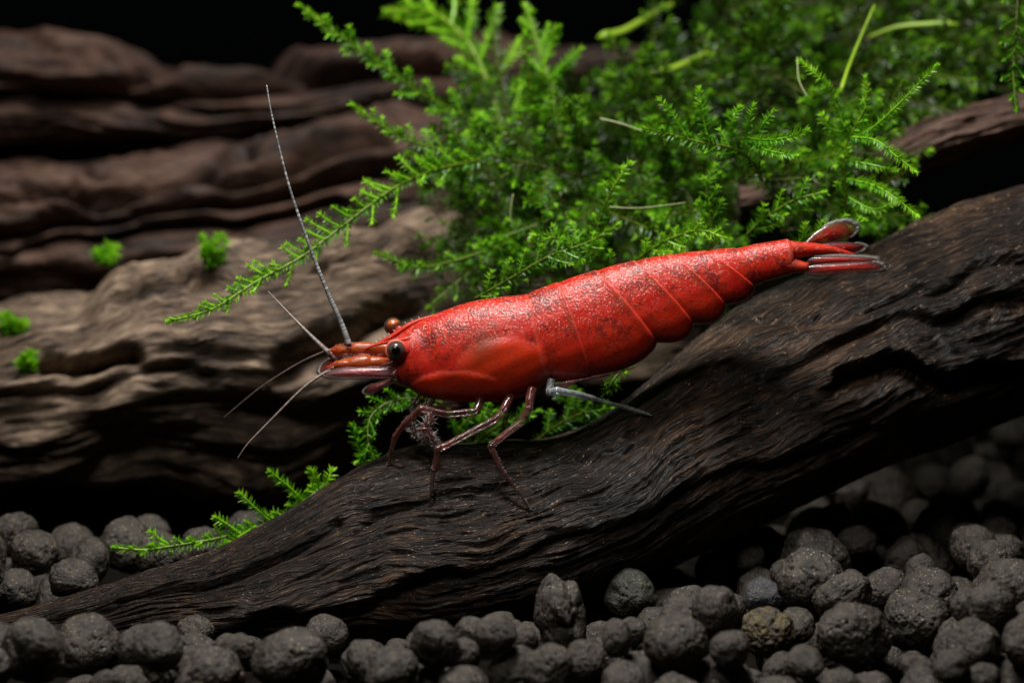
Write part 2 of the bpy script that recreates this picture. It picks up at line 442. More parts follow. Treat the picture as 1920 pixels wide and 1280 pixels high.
def pellet_mesh(seed, rough=1.0, twin=False):
    v = ICV.copy(); r = np.random.default_rng(seed)
    x, y, z = v.T
    d = 1 + 0.13 * fbm(x * 0.9 + seed, y * 0.9, z * 0.9, seed, 2) + 0.035 * fbm(x * 2.6, y * 2.6, z * 2.6, seed + 3, 2) * rough
    pit = fbm(x * 6, y * 6, z * 6, seed + 8, 3, 0.6)
    d += 0.016 * rough * pit - 0.07 * rough * np.clip(-pit - 0.42, 0, 1) + 0.014 * fbm(x * 15, y * 15, z * 15, seed + 12, 2, 0.7)
    if twin: d *= 1 - 0.16 * np.cos(2 * np.arctan2(z, x) - 0.5) - 0.16 * np.exp(-((x - 0.12) / 0.2) ** 2) * np.clip(z * 2, 0, 1)
    v = v * d[:, None] * np.array([0.92 if twin else 1.0, r.uniform(0.85, 1.1), 1.12 if twin else r.uniform(0.78, 0.98)])
    me = bpy.data.meshes.new('soil_pellet')
    me.from_pydata(v.tolist(), [], ICF)
    me.polygons.foreach_set('use_smooth', np.ones(len(me.polygons), bool))
    return me
PMESH = [pellet_mesh(100 + i) for i in range(16)]
for me in PMESH: me.materials.append(PEL)

spheres = []            # x, y, z, r
SHORT = ['twin lobed pellet', 'green flecked pellet', 'blue grey pellet', 'dark olive speckled pellet', 'crumbling yellow pellet', 'broad pitted pellet', 'gold flecked brown pellet', 'tall oval pellet by the root tip', 'big smooth heaped pellet', 'small pellet in the wood notch', 'round pellet facing the hollow']
def add_pellet(x, y, z, r, me, rot, label, group):
    o = bpy.data.objects.new('soil_pellet', me)
    col.objects.link(o)
    o.location = (x, y, z); o.scale = (r, r, r); o.rotation_euler = rot
    tag(o, label, 'pellet', group)
    return o
def special(px, py, zc, r, mat, label, seed, rough=1.0, twin=False, rot=None):
    d = (W(px, py, 0) - CAM).normalized()
    p = CAM + d * ((zc - CAM.z) / d.z)
    me = pellet_mesh(seed, rough, twin); me.materials.append(mat)
    add_pellet(p.x, p.y, p.z, r, me, rot or (random.uniform(-.4, .4), random.uniform(-.4, .4), random.uniform(0, 6)), label, 'soil pellets')
    spheres.append((p.x, p.y, p.z, r))
special(1053, 1158, 1.2, 0.6, PEL, 'largest twin lobed brown pellet standing against the driftwood', 301, 1.3, True, (0.0, 0.0, 0.2))
special(1180, 1114, 0.95, 0.47, PEL_G, 'round pellet with green flecks tucked under the driftwood edge', 302, 0.8)
special(1432, 1118, 0.8, 0.41, PEL_B, 'smooth blue grey pellet among the brown ones', 303, 0.5)
special(1345, 1068, 0.75, 0.42, PEL_G, 'dark olive speckled pellet lying in the shade beneath the driftwood', 304, 0.7)
special(1440, 1186, 1.0, 0.48, PEL_Y, 'crumbling yellow olive pellet in the gravel', 305, 2.0)
special(1600, 1190, 1.05, 0.74, PEL, 'broad pitted grey brown pellet beside the crumbling yellow one', 306, 1.2)
special(1715, 1158, 0.85, 0.6, PEL, 'wide warm brown pellet with fine gold flecks', 307, 0.9)
special(165, 1212, 0.8, 0.6, PEL, 'tall oval pellet in front of the driftwood root tip', 308, 0.8)
special(545, 1235, 0.95, 0.76, PEL, 'big smooth rounded pellet heaped in front of the driftwood', 309, 0.7)
special(612, 1190, 0.75, 0.42, PEL, 'small round pellet in a shaded notch of the driftwood base', 310, 0.6)
special(30, 1105, 0.7, 0.45, PEL, 'round pellet above the thin driftwood root tip, facing the dark hollow', 311, 0.8)

def ground_y(py):
    a = PITCH + math.atan((py - 640) / 100 / DIST)
    return CAM.y + CAM.z / math.tan(a)
y_near, y_far = ground_y(1345), ground_y(860)
cnt = 0; tries = 0
cells = {}
def near(x, y):
    cx, cy = int(math.floor(x / 2)), int(math.floor(y / 2))
    for i in (-1, 0, 1):
        for j in (-1, 0, 1):
            yield from cells.get((cx + i, cy + j), ())
def put(s): cells.setdefault((int(math.floor(s[0] / 2)), int(math.floor(s[1] / 2))), []).append(s)
for s in spheres: put(s)
placed = []
keep = []               # picture circles of the marked pellets: nothing is heaped in front of them
for (sx, sy, sz, sr) in spheres:
    q_ = Vector((sx, sy, sz)) - CAM; k_ = DIST * 100 / q_.dot(FW)
    keep.append((960 + sx * k_, 640 - q_.dot(UP) * k_, sr * k_, sy))
def rest(x, y, r):
    z = r * 0.72
    for (sx, sy, sz, sr) in near(x, y):
        h2 = ((sr + r) * 0.985) ** 2 - (sx - x) ** 2 - (sy - y) ** 2
        if h2 > 0: z = max(z, sz + math.sqrt(h2))
    return z
while tries < 16000 and len(placed) < 620:
    tries += 1
    y = y_near + (y_far - y_near) * random.random() ** 1.25
    hw = 10.4 * (y - CAM.y) / DIST
    best = None
    r = random.choice([random.uniform(0.3, 0.46), random.uniform(0.42, 0.62), random.uniform(0.42, 0.62), random.uniform(0.55, 0.76)])
    for _ in range(6):
        x = random.uniform(-hw, hw); yy = y + random.uniform(-0.6, 0.6)
        z = rest(x, yy, r)
        if best is None or z < best[2]: best = (x, yy, z)
    x, y, z = best
    if y > 4.2 and x < 2: continue
    cq = Vector((x, y, z)) - CAM; sz_ = DIST * 100 / cq.dot(FW)
    cpx, cpy = 960 + x * sz_, 640 - cq.dot(UP) * sz_
    if any(y < sy_ + 0.1 and math.hypot(cpx - spx, cpy - spy) < 0.86 * (sr_ + r * sz_) for spx, spy, sr_, sy_ in keep): continue
    px_ = 960 + x * 100 * DIST / (y - CAM.y)
    q_ = Vector((x, y, z + r)) - CAM
    py_ = 640 - q_.dot(UP) / q_.dot(FW) * DIST * 100
    if px_ < 1130 and y < np.interp(px_, [q[0] for q in FRONT], [q[3] for q in FRONT]) and py_ < np.interp(px_, [-50, 200, 300, 400, 440, 490, 560, 680, 720, 830, 1000, 1130], [1150, 1165, 1150, 1155, 1185, 1165, 1165, 1200, 1195, 1150, 1140, 1125]): continue
    lim = 1.75 if y < 0 else (1.35 if y < 3 else 1.0)
    if z > lim: continue
    c = Vector((x, y, z))
    if FBVH.find_nearest(c, r * 0.85)[0] is not None: continue
    h = FBVH.ray_cast(c, Vector((0.01, 0.02, -1)), 3.0)
    if h[0] is not None: continue
    put((x, y, z, r)); placed.append((x, y, z, r))
# keep those the camera can see past the wood and past one another
vis = []
for (x, y, z, r) in placed:
    seen = 0
    for dx, dz in ((0, 0.85), (-0.6, 0.5), (0.6, 0.5), (0, 0.2)):
        p = Vector((x + dx * r, y, z + dz * r)); d = p - CAM
        h = FBVH.ray_cast(CAM, d.normalized(), d.length - 0.1)
        if h[0] is not None: continue
        dn = d.normalized(); L = d.length; hid = False
        for (sx, sy, sz, sr) in placed + spheres:
            if sy > y - 0.2 or abs(sx - x) > 2.5 or sy < y - 6: continue
            q = Vector((sx, sy, sz)) - CAM; t = q.dot(dn)
            if t < L and (q - dn * t).length < sr * 0.8: hid = True; break
        if not hid: seen += 1
    if seen: vis.append((x, y, z, r))
vis.sort(key=lambda s: -s[3] / (s[1] - CAM.y))
vis = vis[:290]
beside = {}
for nm_, sp_ in zip(SHORT, spheres):
    c_ = sorted((math.dist(v_[:3], sp_[:3]) - v_[3] - sp_[3], v_) for v_ in vis if v_ not in beside)
    if c_: beside[c_[0][1]] = 'grey brown soil pellet lying closest to the ' + nm_
for (x, y, z, r) in vis:
    lz = FBVH.ray_cast(Vector((x, y, -1)), Vector((0, 0, 1)))[0]
    logy = np.interp(x * 100 + 960, [q[0] for q in FRONT], [q[3] for q in FRONT])
    if lz is not None and x > 1: lab, g = 'dark soil pellet lying in shade under the raised driftwood', 'pellets shaded by the driftwood'
    elif y > logy and x < 0: lab, g = 'soil pellet lying behind the thin root end of the driftwood', 'pellets behind the root end'
    elif y > logy + 2.5: lab, g = 'dim blurred soil pellet far back behind the driftwood', 'pellets behind the driftwood'
    elif r > 0.6: lab, g = 'large rounded grey brown soil pellet in front of the driftwood', 'large pellets before the driftwood'
    elif r > 0.44: lab, g = 'middle sized grey brown soil pellet in front of the driftwood', 'middle sized pellets before the driftwood'
    else: lab, g = 'small round grey brown soil pellet in front of the driftwood', 'small pellets before the driftwood'
    if (x, y, z, r) in beside: lab, g = beside[(x, y, z, r)], 'soil pellets'
    add_pellet(x, y, z, r * 0.99, random.choice(PMESH), (random.uniform(0, 6), random.uniform(-.5, .5), random.uniform(0, 6)), lab, g)
print('pellets', len(placed), len(vis))

# ------------------------------------------------------------------ moss
LF = [(0, 1, 2), (0, 2, 3), (1, 4, 2), (2, 4, 3)]
class Leaves:
    def __init__(s): s.P = []; s.D = []; s.N = []; s.L = []; s.Wd = []; s.A = []
    def add(s, p, d, n, L, wd, age): s.P.append(p); s.D.append(d); s.N.append(n); s.L.append(L); s.Wd.append(wd); s.A.append(age)
    def arrays(s):
        P, D, N = (np.asarray(q, float) for q in (s.P, s.D, s.N)); L = np.asarray(s.L)[:, None]; wd = np.asarray(s.Wd)[:, None]
        D /= np.linalg.norm(D, axis=1)[:, None] + 1e-9
        S = np.cross(D, N); S /= np.linalg.norm(S, axis=1)[:, None] + 1e-9
        N = np.cross(S, D)
        v = np.stack([P, P + D * L * 0.42 + S * wd + N * L * 0.05, P + D * L * 0.4 - N * L * 0.05, P + D * L * 0.42 - S * wd + N * L * 0.05, P + D * L - N * L * 0.1], 1).reshape(-1, 3)
        f = (np.asarray(LF)[None] + (np.arange(len(P)) * 5)[:, None, None]).reshape(-1, 3)
        return v, f, np.repeat(np.asarray(s.A), 5)
    def build(s, name, mat, parent=None, **k):
        v, f, a = s.arrays()
        return mesh_obj(name, v, f, mat, parent, smooth=False, attrs={'age': a}, **k)

TOCAM = -np.array(FW)
def leafy(lv, pts, leaf, space, age0, age1, facing=None, bud=True, spread=0.95, taper=0.0):
    """leaves along a shoot from base to tip: two ranks across the view plus some all round"""
    p = np.asarray(pts, float)
    sl = np.linalg.norm(np.diff(p, axis=0), axis=1); cum = np.concatenate([[0], np.cumsum(sl)]); tot = cum[-1]
    n = max(3, int(tot / space))
    fc = TOCAM if facing is None else facing
    for i in range(n):
        t = (i + random.random() * 0.6) / n
        q = np.array([np.interp(t * tot, cum, p[:, k]) for k in range(3)])
        q2 = np.array([np.interp(min(tot, t * tot + 0.05), cum, p[:, k]) for k in range(3)]); q1 = np.array([np.interp(max(0, t * tot - 0.05), cum, p[:, k]) for k in range(3)])
        T = (q2 - q1); T /= np.linalg.norm(T) + 1e-9
        S = np.cross(T, fc); S /= np.linalg.norm(S) + 1e-9
        Nn = np.cross(S, T)
        end = max(0.0, (t - 0.8) / 0.2)
        age = age0 + (age1 - age0) * t ** 1.5 + random.uniform(-.12, .12)
        sz = leaf * (1 - taper * t) * random.uniform(0.75, 1.2)
        for sgn in (1, -1, 0):
            if sgn == 0:
                if random.random() < 0.66: continue
                az = random.choice((1, 1, -1)) * random.uniform(0.6, 2.4)
                side = S * math.cos(az) + Nn * math.sin(az)
            else:
                az = random.gauss(0, 0.27)
                side = sgn * S * math.cos(az) + Nn * math.sin(az)
            an = spread * random.uniform(0.75, 1.15) * (1 - 0.55 * end)
            d = T * math.cos(an) + side * math.sin(an)
            lv.add(q, d, np.cross(d, np.cross(T, side) + 0.2 * Nn) + 0.6 * Nn, sz * (1 - 0.15 * end), sz * random.uniform(0.12, 0.17), age)
    if bud:
        T = p[-1] - p[-2]; T /= np.linalg.norm(T) + 1e-9
        S = np.cross(T, fc); S /= np.linalg.norm(S) + 1e-9; Nn = np.cross(S, T)
        for k in range(7):
            az = k * 0.9 + random.random(); an = random.uniform(0.1, 0.4)
            side = S * math.cos(az) + Nn * math.sin(az)
            d = T * math.cos(an) + side * math.sin(an)
            lv.add(p[-1] - T * leaf * 0.5, d, side, leaf * random.uniform(0.8, 1.05), leaf * 0.17, min(1.1, age1 + 0.2))

def shoot_path(p, d, L, bend, n=7):
    out = [np.array(p, float)]; d = np.array(d, float); d /= np.linalg.norm(d)
    for i in range(n - 1):
        d = d + np.asarray(bend) / (n - 1); d /= np.linalg.norm(d)
        out.append(out[-1] + d * L / (n - 1))
    return out

def frond(path, label, group=None, leaf=0.19, space=0.06, branch=0.5, bspace=0.26, stem_r=0.028, age=(0.15, 0.75), bang=0.85, updir=0.5, sides=(1, -1), mat=None, explicit=None, bleaf=None, detail=True, root='moss_frond'):
    """a moss frond: stem, leaves, and each side branch a part; path is a list of (px, py, d) from base to tip"""
    mat = mat or MOSS
    pts = catmull([W(*q) for q in path], 14 * len(path))
    t = thing(root, pts[0], label, 'moss', group)
    n = len(pts)
    v, f = tube(pts, np.linspace(stem_r, stem_r * 0.5, n), 6)
    mesh_obj('stem', v, f, STEM, t, attrs={'age': np.repeat(np.linspace(age[0], age[1], n), 6)})
    lv = Leaves(); leafy(lv, pts, leaf, space, age[0], age[1])
    tag(lv.build('leaves', mat, t), kind='stuff')
    sl = np.linalg.norm(np.diff(pts, axis=0), axis=1); cum = np.concatenate([[0], np.cumsum(sl)]); tot = cum[-1]
    brs = []
    if explicit:
        for bp in explicit: brs.append((catmull([W(*q) for q in bp], 10 * len(bp)), 1.0))
    if branch > 0:
        s = bspace * random.uniform(0.5, 1.2); k = 0
        while s < tot * 0.93:
            q = np.array([np.interp(s, cum, pts[:, c]) for c in range(3)]); q2 = np.array([np.interp(min(tot, s + 0.06), cum, pts[:, c]) for c in range(3)])
            T = q2 - q; T /= np.linalg.norm(T) + 1e-9
            S = np.cross(T, TOCAM); S /= np.linalg.norm(S) + 1e-9
            tt = s / tot
            L = branch * (0.35 + 1.1 * math.sin(math.pi * min(1, 0.18 + tt * 0.82)) ** 0.8) * random.uniform(0.55, 1.2) * (1 - 0.45 * tt)
            an = bang * random.uniform(0.8, 1.2)
            d = T * math.cos(an) + S * sides[k % len(sides)] * math.sin(an) + TOCAM * random.uniform(-0.35, 0.45)
            brs.append((np.array(shoot_path(q, d, L, T * 0.35 + np.array(UP) * updir * random.uniform(0, 1))), min(1.0, 0.8)))
            s += bspace * random.uniform(0.7, 1.35); k += 1
    for bp, sc_ in brs:
        lb = Leaves(); leafy(lb, bp, (bleaf or leaf * 0.92) * sc_, space * 0.92, age[0] + 0.1, min(1, age[1] + 0.15))
        lvv, lf, la = lb.arrays()
        tv, tf = tube(bp, np.linspace(stem_r * 0.65, stem_r * 0.35, len(bp)), 5)
        b = len(lvv)
        o = mesh_obj('branch', np.vstack([lvv, np.array(tv)]), lf.tolist() + [tuple(i + b for i in q) for q in tf], mat, t, smooth=False,
                 attrs={'age': np.concatenate([la, np.full(len(tv), age[1])])})
        o['kind'] = 'stuff'
    return t

frond([(930, 250, 7.0), (860, 212, 6.6), (780, 170, 6.2), (700, 112, 5.8), (630, 62, 5.4), (560, 10, 5.0)], 'long moss frond with paired side sprigs reaching towards the uppermost back log', leaf=0.2, branch=0.42, bspace=0.3, updir=0.3)
frond([(1010, 322, 5.5), (930, 292, 5.3), (850, 284, 5.0), (780, 268, 4.8), (720, 238, 4.5), (660, 196, 4.2)], 'slender pointed moss frond curving up in front of the blurred logs', leaf=0.18, branch=0.4, bspace=0.22, updir=0.6, sides=(1, -1, 1))
frond([(900, 300, 4.8), (820, 318, 4.2), (740, 352, 3.6), (660, 410, 3.0), (570, 478, 2.4), (480, 528, 1.9), (400, 578, 1.5), (316, 602, 1.2)], 'longest moss frond arching down across the raised antenna', leaf=0.18, space=0.055, branch=0.46, bspace=0.18, stem_r=0.034, updir=0.9, sides=(1, 1, 1, -1), age=(0.3, 0.95))
frond([(1430, 340, 2.4), (1408, 300, 2.2), (1370, 277, 2.0), (1310, 266, 1.9), (1250, 250, 1.8), (1206, 240, 1.7)], 'crisp moss frond with upright sprigs floating above the shrimp back', leaf=0.17, space=0.05, branch=0.3, bspace=0.2, age=(0.2, 0.6), updir=0.4,
      explicit=[[(1330, 268, 1.9), (1318, 220, 1.8), (1310, 166, 1.7)], [(1290, 262, 1.9), (1268, 225, 1.8), (1236, 186, 1.7)], [(1370, 262, 2.0), (1372, 232, 1.8), (1386, 200, 1.7)], [(1398, 256, 2.0), (1404, 228, 1.7), (1412, 196, 1.6)],
                [(1414, 262, 2.0), (1430, 235, 1.6), (1450, 208, 1.4)], [(1392, 258, 2.0), (1440, 262, 1.3), (1480, 256, 1.0), (1514, 242, 0.8)], [(1400, 266, 2.0), (1440, 282, 1.3), (1470, 288, 1.0), (1496, 292, 0.8)]])
frond([(1588, 430, 3.0), (1586, 360, 2.7), (1584, 300, 2.5), (1590, 262, 2.4), (1622, 200, 2.2), (1622, 145, 2.1)], 'upright moss frond with star-like arms beside the brown limb', leaf=0.17, space=0.055, branch=0.3, bspace=0.3, age=(0.35, 0.8),
      explicit=[[(1596, 262, 2.4), (1640, 236, 2.0), (1690, 190, 1.6), (1756, 122, 1.3)], [(1592, 256, 2.4), (1640, 262, 1.9), (1672, 286, 1.5), (1718, 322, 1.2)], [(1588, 335, 2.6), (1640, 348, 1.9), (1680, 372, 1.4), (1722, 406, 1.1)],
                [(1590, 258, 2.4), (1565, 190, 2.2), (1540, 150, 2.0), (1500, 114, 1.9)], [(1586, 300, 2.5), (1640, 310, 2.1), (1680, 320, 2.0)], [(1586, 250, 2.4), (1556, 240, 2.2), (1540, 215, 2.1)], [(1590, 370, 2.7), (1640, 392, 2.2), (1690, 372, 1.9)]])
frond([(610, 905, 2.4), (560, 950, 2.0), (490, 985, 1.7), (410, 1008, 1.4), (330, 1022, 1.1), (270, 1030, 1.0), (214, 1026, 0.9)], 'low moss frond creeping along the driftwood above the gravel', leaf=0.18, space=0.055, branch=0.22, bspace=0.2, stem_r=0.04, age=(0.35, 0.85), updir=0.8, sides=(1, 1, -1),
      explicit=[[(575, 945, 2.1), (545, 915, 1.9), (505, 882, 1.7)], [(600, 930, 2.2), (595, 905, 2.0), (582, 878, 1.9)], [(510, 980, 1.8), (482, 955, 1.6), (450, 924, 1.5)], [(450, 1000, 1.5), (430, 985, 1.4), (404, 968, 1.3)], [(320, 1022, 1.1), (300, 1010, 1.1), (282, 996, 1.1)], [(600, 935, 2.2), (615, 900, 2.1), (622, 880, 2.1)], [(480, 985, 1.6), (440, 1010, 1.4), (400, 1040, 1.2)]])
frond([(830, 755, 2.6), (780, 746, 2.5), (730, 754, 2.3), (696, 780, 2.1), (690, 820, 1.9), (705, 870, 1.8)], 'curled moss frond hanging behind the front legs', leaf=0.17, branch=0.3, bspace=0.17, age=(0.25, 0.5),
      explicit=[[(680, 880, 1.9), (672, 840, 1.8), (660, 796, 1.7)], [(700, 870, 1.9), (690, 845, 1.8), (668, 868, 1.7)]])
frond([(1190, 668, 1.6), (1168, 690, 1.4), (1150, 712, 1.2), (1132, 742, 1.1)], 'small bright moss tip poking out beneath the shrimp belly', leaf=0.17, branch=0.2, bspace=0.16, age=(0.4, 0.8))
frond([(960, 452, 5.0), (900, 474, 4.6), (840, 492, 4.3), (780, 500, 4.0), (705, 474, 3.8)], 'thin moss frond sagging below the longest frond over the pale log', leaf=0.18, branch=0.22, bspace=0.3, age=(0.25, 0.7), stem_r=0.035)
frond([(1190, 490, 2.8), (1230, 462, 2.3), (1275, 440, 1.9), (1316, 432, 1.6), (1360, 446, 1.4)], 'bright forked moss frond lying just above the shrimp mid back', leaf=0.17, branch=0.32, bspace=0.2, age=(0.4, 0.85))
frond([(890, 560, 2.2), (960, 520, 2.0), (1030, 480, 1.9), (1100, 455, 1.8), (1160, 420, 1.7)], 'dense green moss frond running along behind the carapace', leaf=0.18, branch=0.42, bspace=0.2, age=(0.25, 0.7))
frond([(1910, -30, 3.6), (1905, 60, 3.4), (1900, 130, 3.2), (1905, 205, 3.0)], 'drooping moss frond dangling at the far end of the brown limb', leaf=0.18, branch=0.35, bspace=0.22, age=(0.05, 0.4))
frond([(1000, 230, 6.5), (996, 170, 6.2), (988, 110, 6.0), (984, 62, 5.8)], 'straight upright moss frond like a small fern against black', leaf=0.2, branch=0.0, age=(0.4, 0.7))
frond([(1050, 260, 7.5), (1035, 170, 7.8), (1010, 90, 8.0), (985, 10, 8.2)], 'tall soft moss frond with wide side shoots above the fern-like one', leaf=0.2, branch=0.6, bspace=0.4, age=(0.4, 0.7), stem_r=0.05,
      explicit=[[(1030, 150, 7.8), (1060, 120, 7.6), (1088, 92, 7.4)], [(1020, 120, 7.9), (1035, 80, 7.8), (1045, 50, 7.6)]])
frond([(950, 260, 8.5), (905, 130, 9.5), (860, 60, 10), (800, 20, 10.5), (726, 22, 11)], 'thick out of focus moss frond arching over the uppermost back log', leaf=0.3, space=0.08, branch=0.9, bspace=0.3, age=(0.5, 0.8), stem_r=0.07, updir=0.1)
frond([(955, 240, 8.5), (940, 150, 8.6), (925, 60, 8.7), (930, 20, 8.8)], 'dim moss frond standing between the arching and the fern-like fronds', leaf=0.2, branch=0.3, bspace=0.3, age=(0.1, 0.4), mat=MOSS_DARK)

for k_, (a_, lab_) in enumerate([([(1000, 830, 3.6), (1040, 800, 3.4), (1090, 775, 3.2), (1150, 765, 3.0)], 'shaded moss frond under the belly beside the clear hind leg'),
                  ([(880, 840, 3.4), (910, 815, 3.2), (950, 790, 3.0), (1010, 770, 2.9)], 'shaded moss frond glimpsed between the planted legs'),
                  ([(1090, 790, 4.0), (1070, 760, 3.9), (1060, 735, 3.8), (1050, 715, 3.7)], 'dim moss frond rising behind the clear hind leg'),
                  ([(850, 850, 3.4), (860, 810, 3.3), (880, 785, 3.2), (930, 770, 3.1)], 'dim moss frond behind the fuzzy claw leg')]):
    frond(a_, lab_, leaf=0.18, branch=0.4, bspace=0.2, age=(0.1, 0.55))
frond([(1110, 470, 3.0), (1125, 410, 2.8), (1145, 360, 2.6), (1180, 305, 2.5)], 'slim moss frond rising in the clump beside the level pale thread', branch=0.3, bspace=0.3, age=(0.3, 0.8))
frond([(1400, 440, 3.2), (1440, 405, 2.9), (1490, 375, 2.7), (1545, 360, 2.5)], 'leafy moss frond spreading in the clump towards the star-like frond', branch=0.45, bspace=0.24, age=(0.25, 0.75))
frond([(1480, 465, 2.6), (1520, 440, 2.3), (1560, 425, 2.1), (1620, 415, 2.0)], 'low leafy moss frond lying against the tail fan', branch=0.3, bspace=0.2, age=(0.3, 0.75))
frond([(1150, 520, 2.6), (1120, 480, 2.4), (1060, 450, 2.2), (1000, 440, 2.1)], 'bushy moss frond leaning forward over the first belly segment', branch=0.45, bspace=0.22, age=(0.2, 0.7))
frond([(1330, 470, 3.0), (1335, 410, 2.9), (1325, 360, 2.8), (1340, 310, 2.8)], 'upright moss frond beneath the crisp floating one', branch=0.4, bspace=0.24, age=(0.15, 0.65))

def bare(pts, r, label):
    p = catmull([W(*q) for q in pts], 24)
    t = thing('moss_shoot', p[0], label, 'moss')
    v, f = tube(p, np.linspace(r * 0.7, r * 1.2, 24) * np.r_[np.ones(20), 1.1, 1.15, 1.0, 0.6], 8)
    mesh_obj('stem', v, f, STEM, t, attrs={'age': np.repeat(np.linspace(0.7, 1.0, 24), 8)})
    lv = Leaves(); leafy(lv, p, 0.13, 0.07, 0.6, 0.9, spread=0.35)
    tag(lv.build('leaves', MOSS, t), kind='stuff')
bare([(1262, 8, 11), (1215, 32, 10.8), (1170, 58, 10.5), (1124, 70, 10.3)], 0.085, 'pale green bare moss shoot, the higher of two above the clump')
bare([(1345, 92, 9.5), (1300, 112, 9.2), (1260, 130, 9.0), (1218, 139, 8.8)], 0.085, 'pale green bare moss shoot, the lower of two above the clump')
bare([(1640, 10, 5.5), (1610, 80, 5.0), (1590, 130, 4.5), (1578, 168, 4)], 0.04, 'thin straight moss shoot leading down to the star-like frond')
bare([(1630, 70, 9.0), (1680, 52, 8.8), (1740, 46, 8.6), (1790, 46, 8.4)], 0.06, 'long blurred moss shoot pointing towards the drooping frond')

def thread(pts, label, r=0.014):
    p = catmull([W(*q) for q in pts], 24)
    v, f = tube(p, np.linspace(r, r * 0.6, 24), 6)
    tag(mesh_obj('root_thread', v, f, THREAD, origin=p[0]), label, 'root thread', 'pale threads in the moss')
thread([(1125, 222, 4.0), (1165, 232, 3.9), (1206, 246, 3.8)], 'pale curved thread joining the crisp frond in the moss', 0.018)
thread([(1140, 388, 3.2), (1200, 390, 3.0), (1286, 380, 2.8)], 'pale nearly level thread lying on the moss clump')
thread([(1495, 108, 3.6), (1498, 150, 3.4), (1514, 182, 3.2)], 'short pale hooked thread left of the star-like frond')
thread([(962, 364, 4.0), (957, 395, 4.0), (958, 420, 4.0)], 'short upright green thread hanging under the slender frond')

for i, (px, py, L, lab) in enumerate([(196, 492, 0.5, 'round tuft highest on the pale log edge'), (408, 492, 0.75, 'leaning tuft on the pale log below the arching frond'), (26, 622, 0.6, 'tuft by the dark hole in the pale log'), (54, 690, 0.45, 'flat tuft on the pale log face')]):
    hit, d = on_log(px, py, MBVH)
    if hit is None: hit = W(px, py, 8.6)
    t = thing('moss_tuft', hit, 'blurred bright green moss ' + lab, 'moss', 'moss tufts on the pale log')
    lv = Leaves()
    for k in range(9):
        dr = np.array(UP) * random.uniform(0.2, 0.9) + TOCAM * random.uniform(0.2, 0.9) + np.array(RT) * random.uniform(-.7, .7)
        leafy(lv, shoot_path(np.array(hit) - 0.05 * np.array(UP), dr, L * random.uniform(0.6, 1), np.array(UP) * 0.4), 0.22, 0.07, 0.35, 0.75)
    tag(lv.build('leaves', MOSS, t), kind='stuff')

# the clump itself: fronds one can tell apart, then the matted rest as one mass
def in_poly(x, y, poly):
    c = False; j = len(poly) - 1
    for i in range(len(poly)):
        if (poly[i][1] > y) != (poly[j][1] > y) and x < (poly[j][0] - poly[i][0]) * (y - poly[i][1]) / (poly[j][1] - poly[i][1]) + poly[i][0]: c = not c
        j = i
    return c
CLUMP = [(860, 330), (880, 250), (900, 190), (960, 200), (1050, 215), (1130, 190), (1180, 120), (1290, 90), (1340, 40), (1300, -40), (1930, -40), (1930, 120), (1790, 150), (1690, 200), (1650, 290), (1640, 360), (1600, 430), (1480, 470), (1300, 480), (1160, 520), (1010, 560), (900, 575), (900, 480), (870, 420)]
def clump_depth(px, py):
    far = np.clip((300 - py) / 300, 0, 1)
    return 4.8 + 6.5 * far + random.uniform(0, 3.5)
mass = Leaves(); mstems = Bag()
ncl = 0; nind = 0
while ncl < 330:
    px, py = random.uniform(700, 1930), random.uniform(-40, 580)
    if not in_poly(px, py, CLUMP): continue
    d = clump_depth(px, py)
    p = np.array(W(px, py, d))
    out = np.array(RT) * ((px - 1270) / 420 + random.gauss(0, 0.55)) + np.array(UP) * (random.gauss(0.25, 0.55)) + TOCAM * random.uniform(0.0, 0.9)
    L = random.uniform(0.9, 2.0)
    path = np.array(shoot_path(p, out, L, np.array(UP) * random.uniform(-0.5, 0.5), 9))
    ncl += 1
    a0 = random.uniform(-0.1, 0.2); a1 = a0 + random.uniform(0.2, 0.7)
    own = d < 7.0 and nind < 90
    lv = Leaves() if own else mass
    leaf = 0.2 if d < 8 else 0.25
    sp = 0.075 if d < 8 else 0.11
    leafy(lv, path, leaf, sp, a0, a1)
    sb = Bag() if own else mstems
    v, f = tube(path, np.linspace(0.026, 0.012, 9), 5); sb.add(v, f, np.repeat(np.linspace(a0, a1, 9), 5))
    nb = int(L / 0.3)
    for k in range(nb):
        i = int((k + 0.5) / nb * 8); T = path[i + 1] - path[i]; T /= np.linalg.norm(T)
        S = np.cross(T, TOCAM + RNG.normal(0, 0.3, 3)); S /= np.linalg.norm(S)
        dr = T * 0.6 + S * (1 if k % 2 else -1) * 0.8 + TOCAM * random.uniform(-.2, .4)
        bp = np.array(shoot_path(path[i], dr, random.uniform(0.25, 0.55) * (1.2 - 0.6 * k / nb), T * 0.4, 5))
        leafy(lv, bp, leaf * 0.9, sp, a0 + 0.05, a1 + 0.1)
        v, f = tube(bp, np.linspace(0.016, 0.009, 5), 4); sb.add(v, f, np.repeat(np.linspace(a0, a1, 5), 4))
    if own:
        nind += 1
        mt_, wd_ = (MOSS, 'bright') if random.random() < 0.75 else (MOSS_DARK, 'dull dark')
        ht_ = 'low' if py > 300 else 'high'
        lab = wd_ + (' feathery moss frond crowded in the clump behind the shrimp back' if py > 300 else ' feathery moss frond high in the thick clump')
        t = thing('moss_frond', path[0], lab, 'moss', wd_ + ' fronds ' + ht_ + ' in the clump')
        sb.build('stem', STEM, t, key='age')
        tag(lv.build('leaves', mt_, t), kind='stuff')
mm = mass.build('moss_clump', MOSS_DARK, origin=W(1280, 400, 6))  # mass takes the darker leaf colour, painting shade between the front fronds
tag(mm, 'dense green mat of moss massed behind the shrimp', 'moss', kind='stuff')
ms = mstems.build('stems', STEM, mm, key='age'); ms['kind'] = 'stuff'
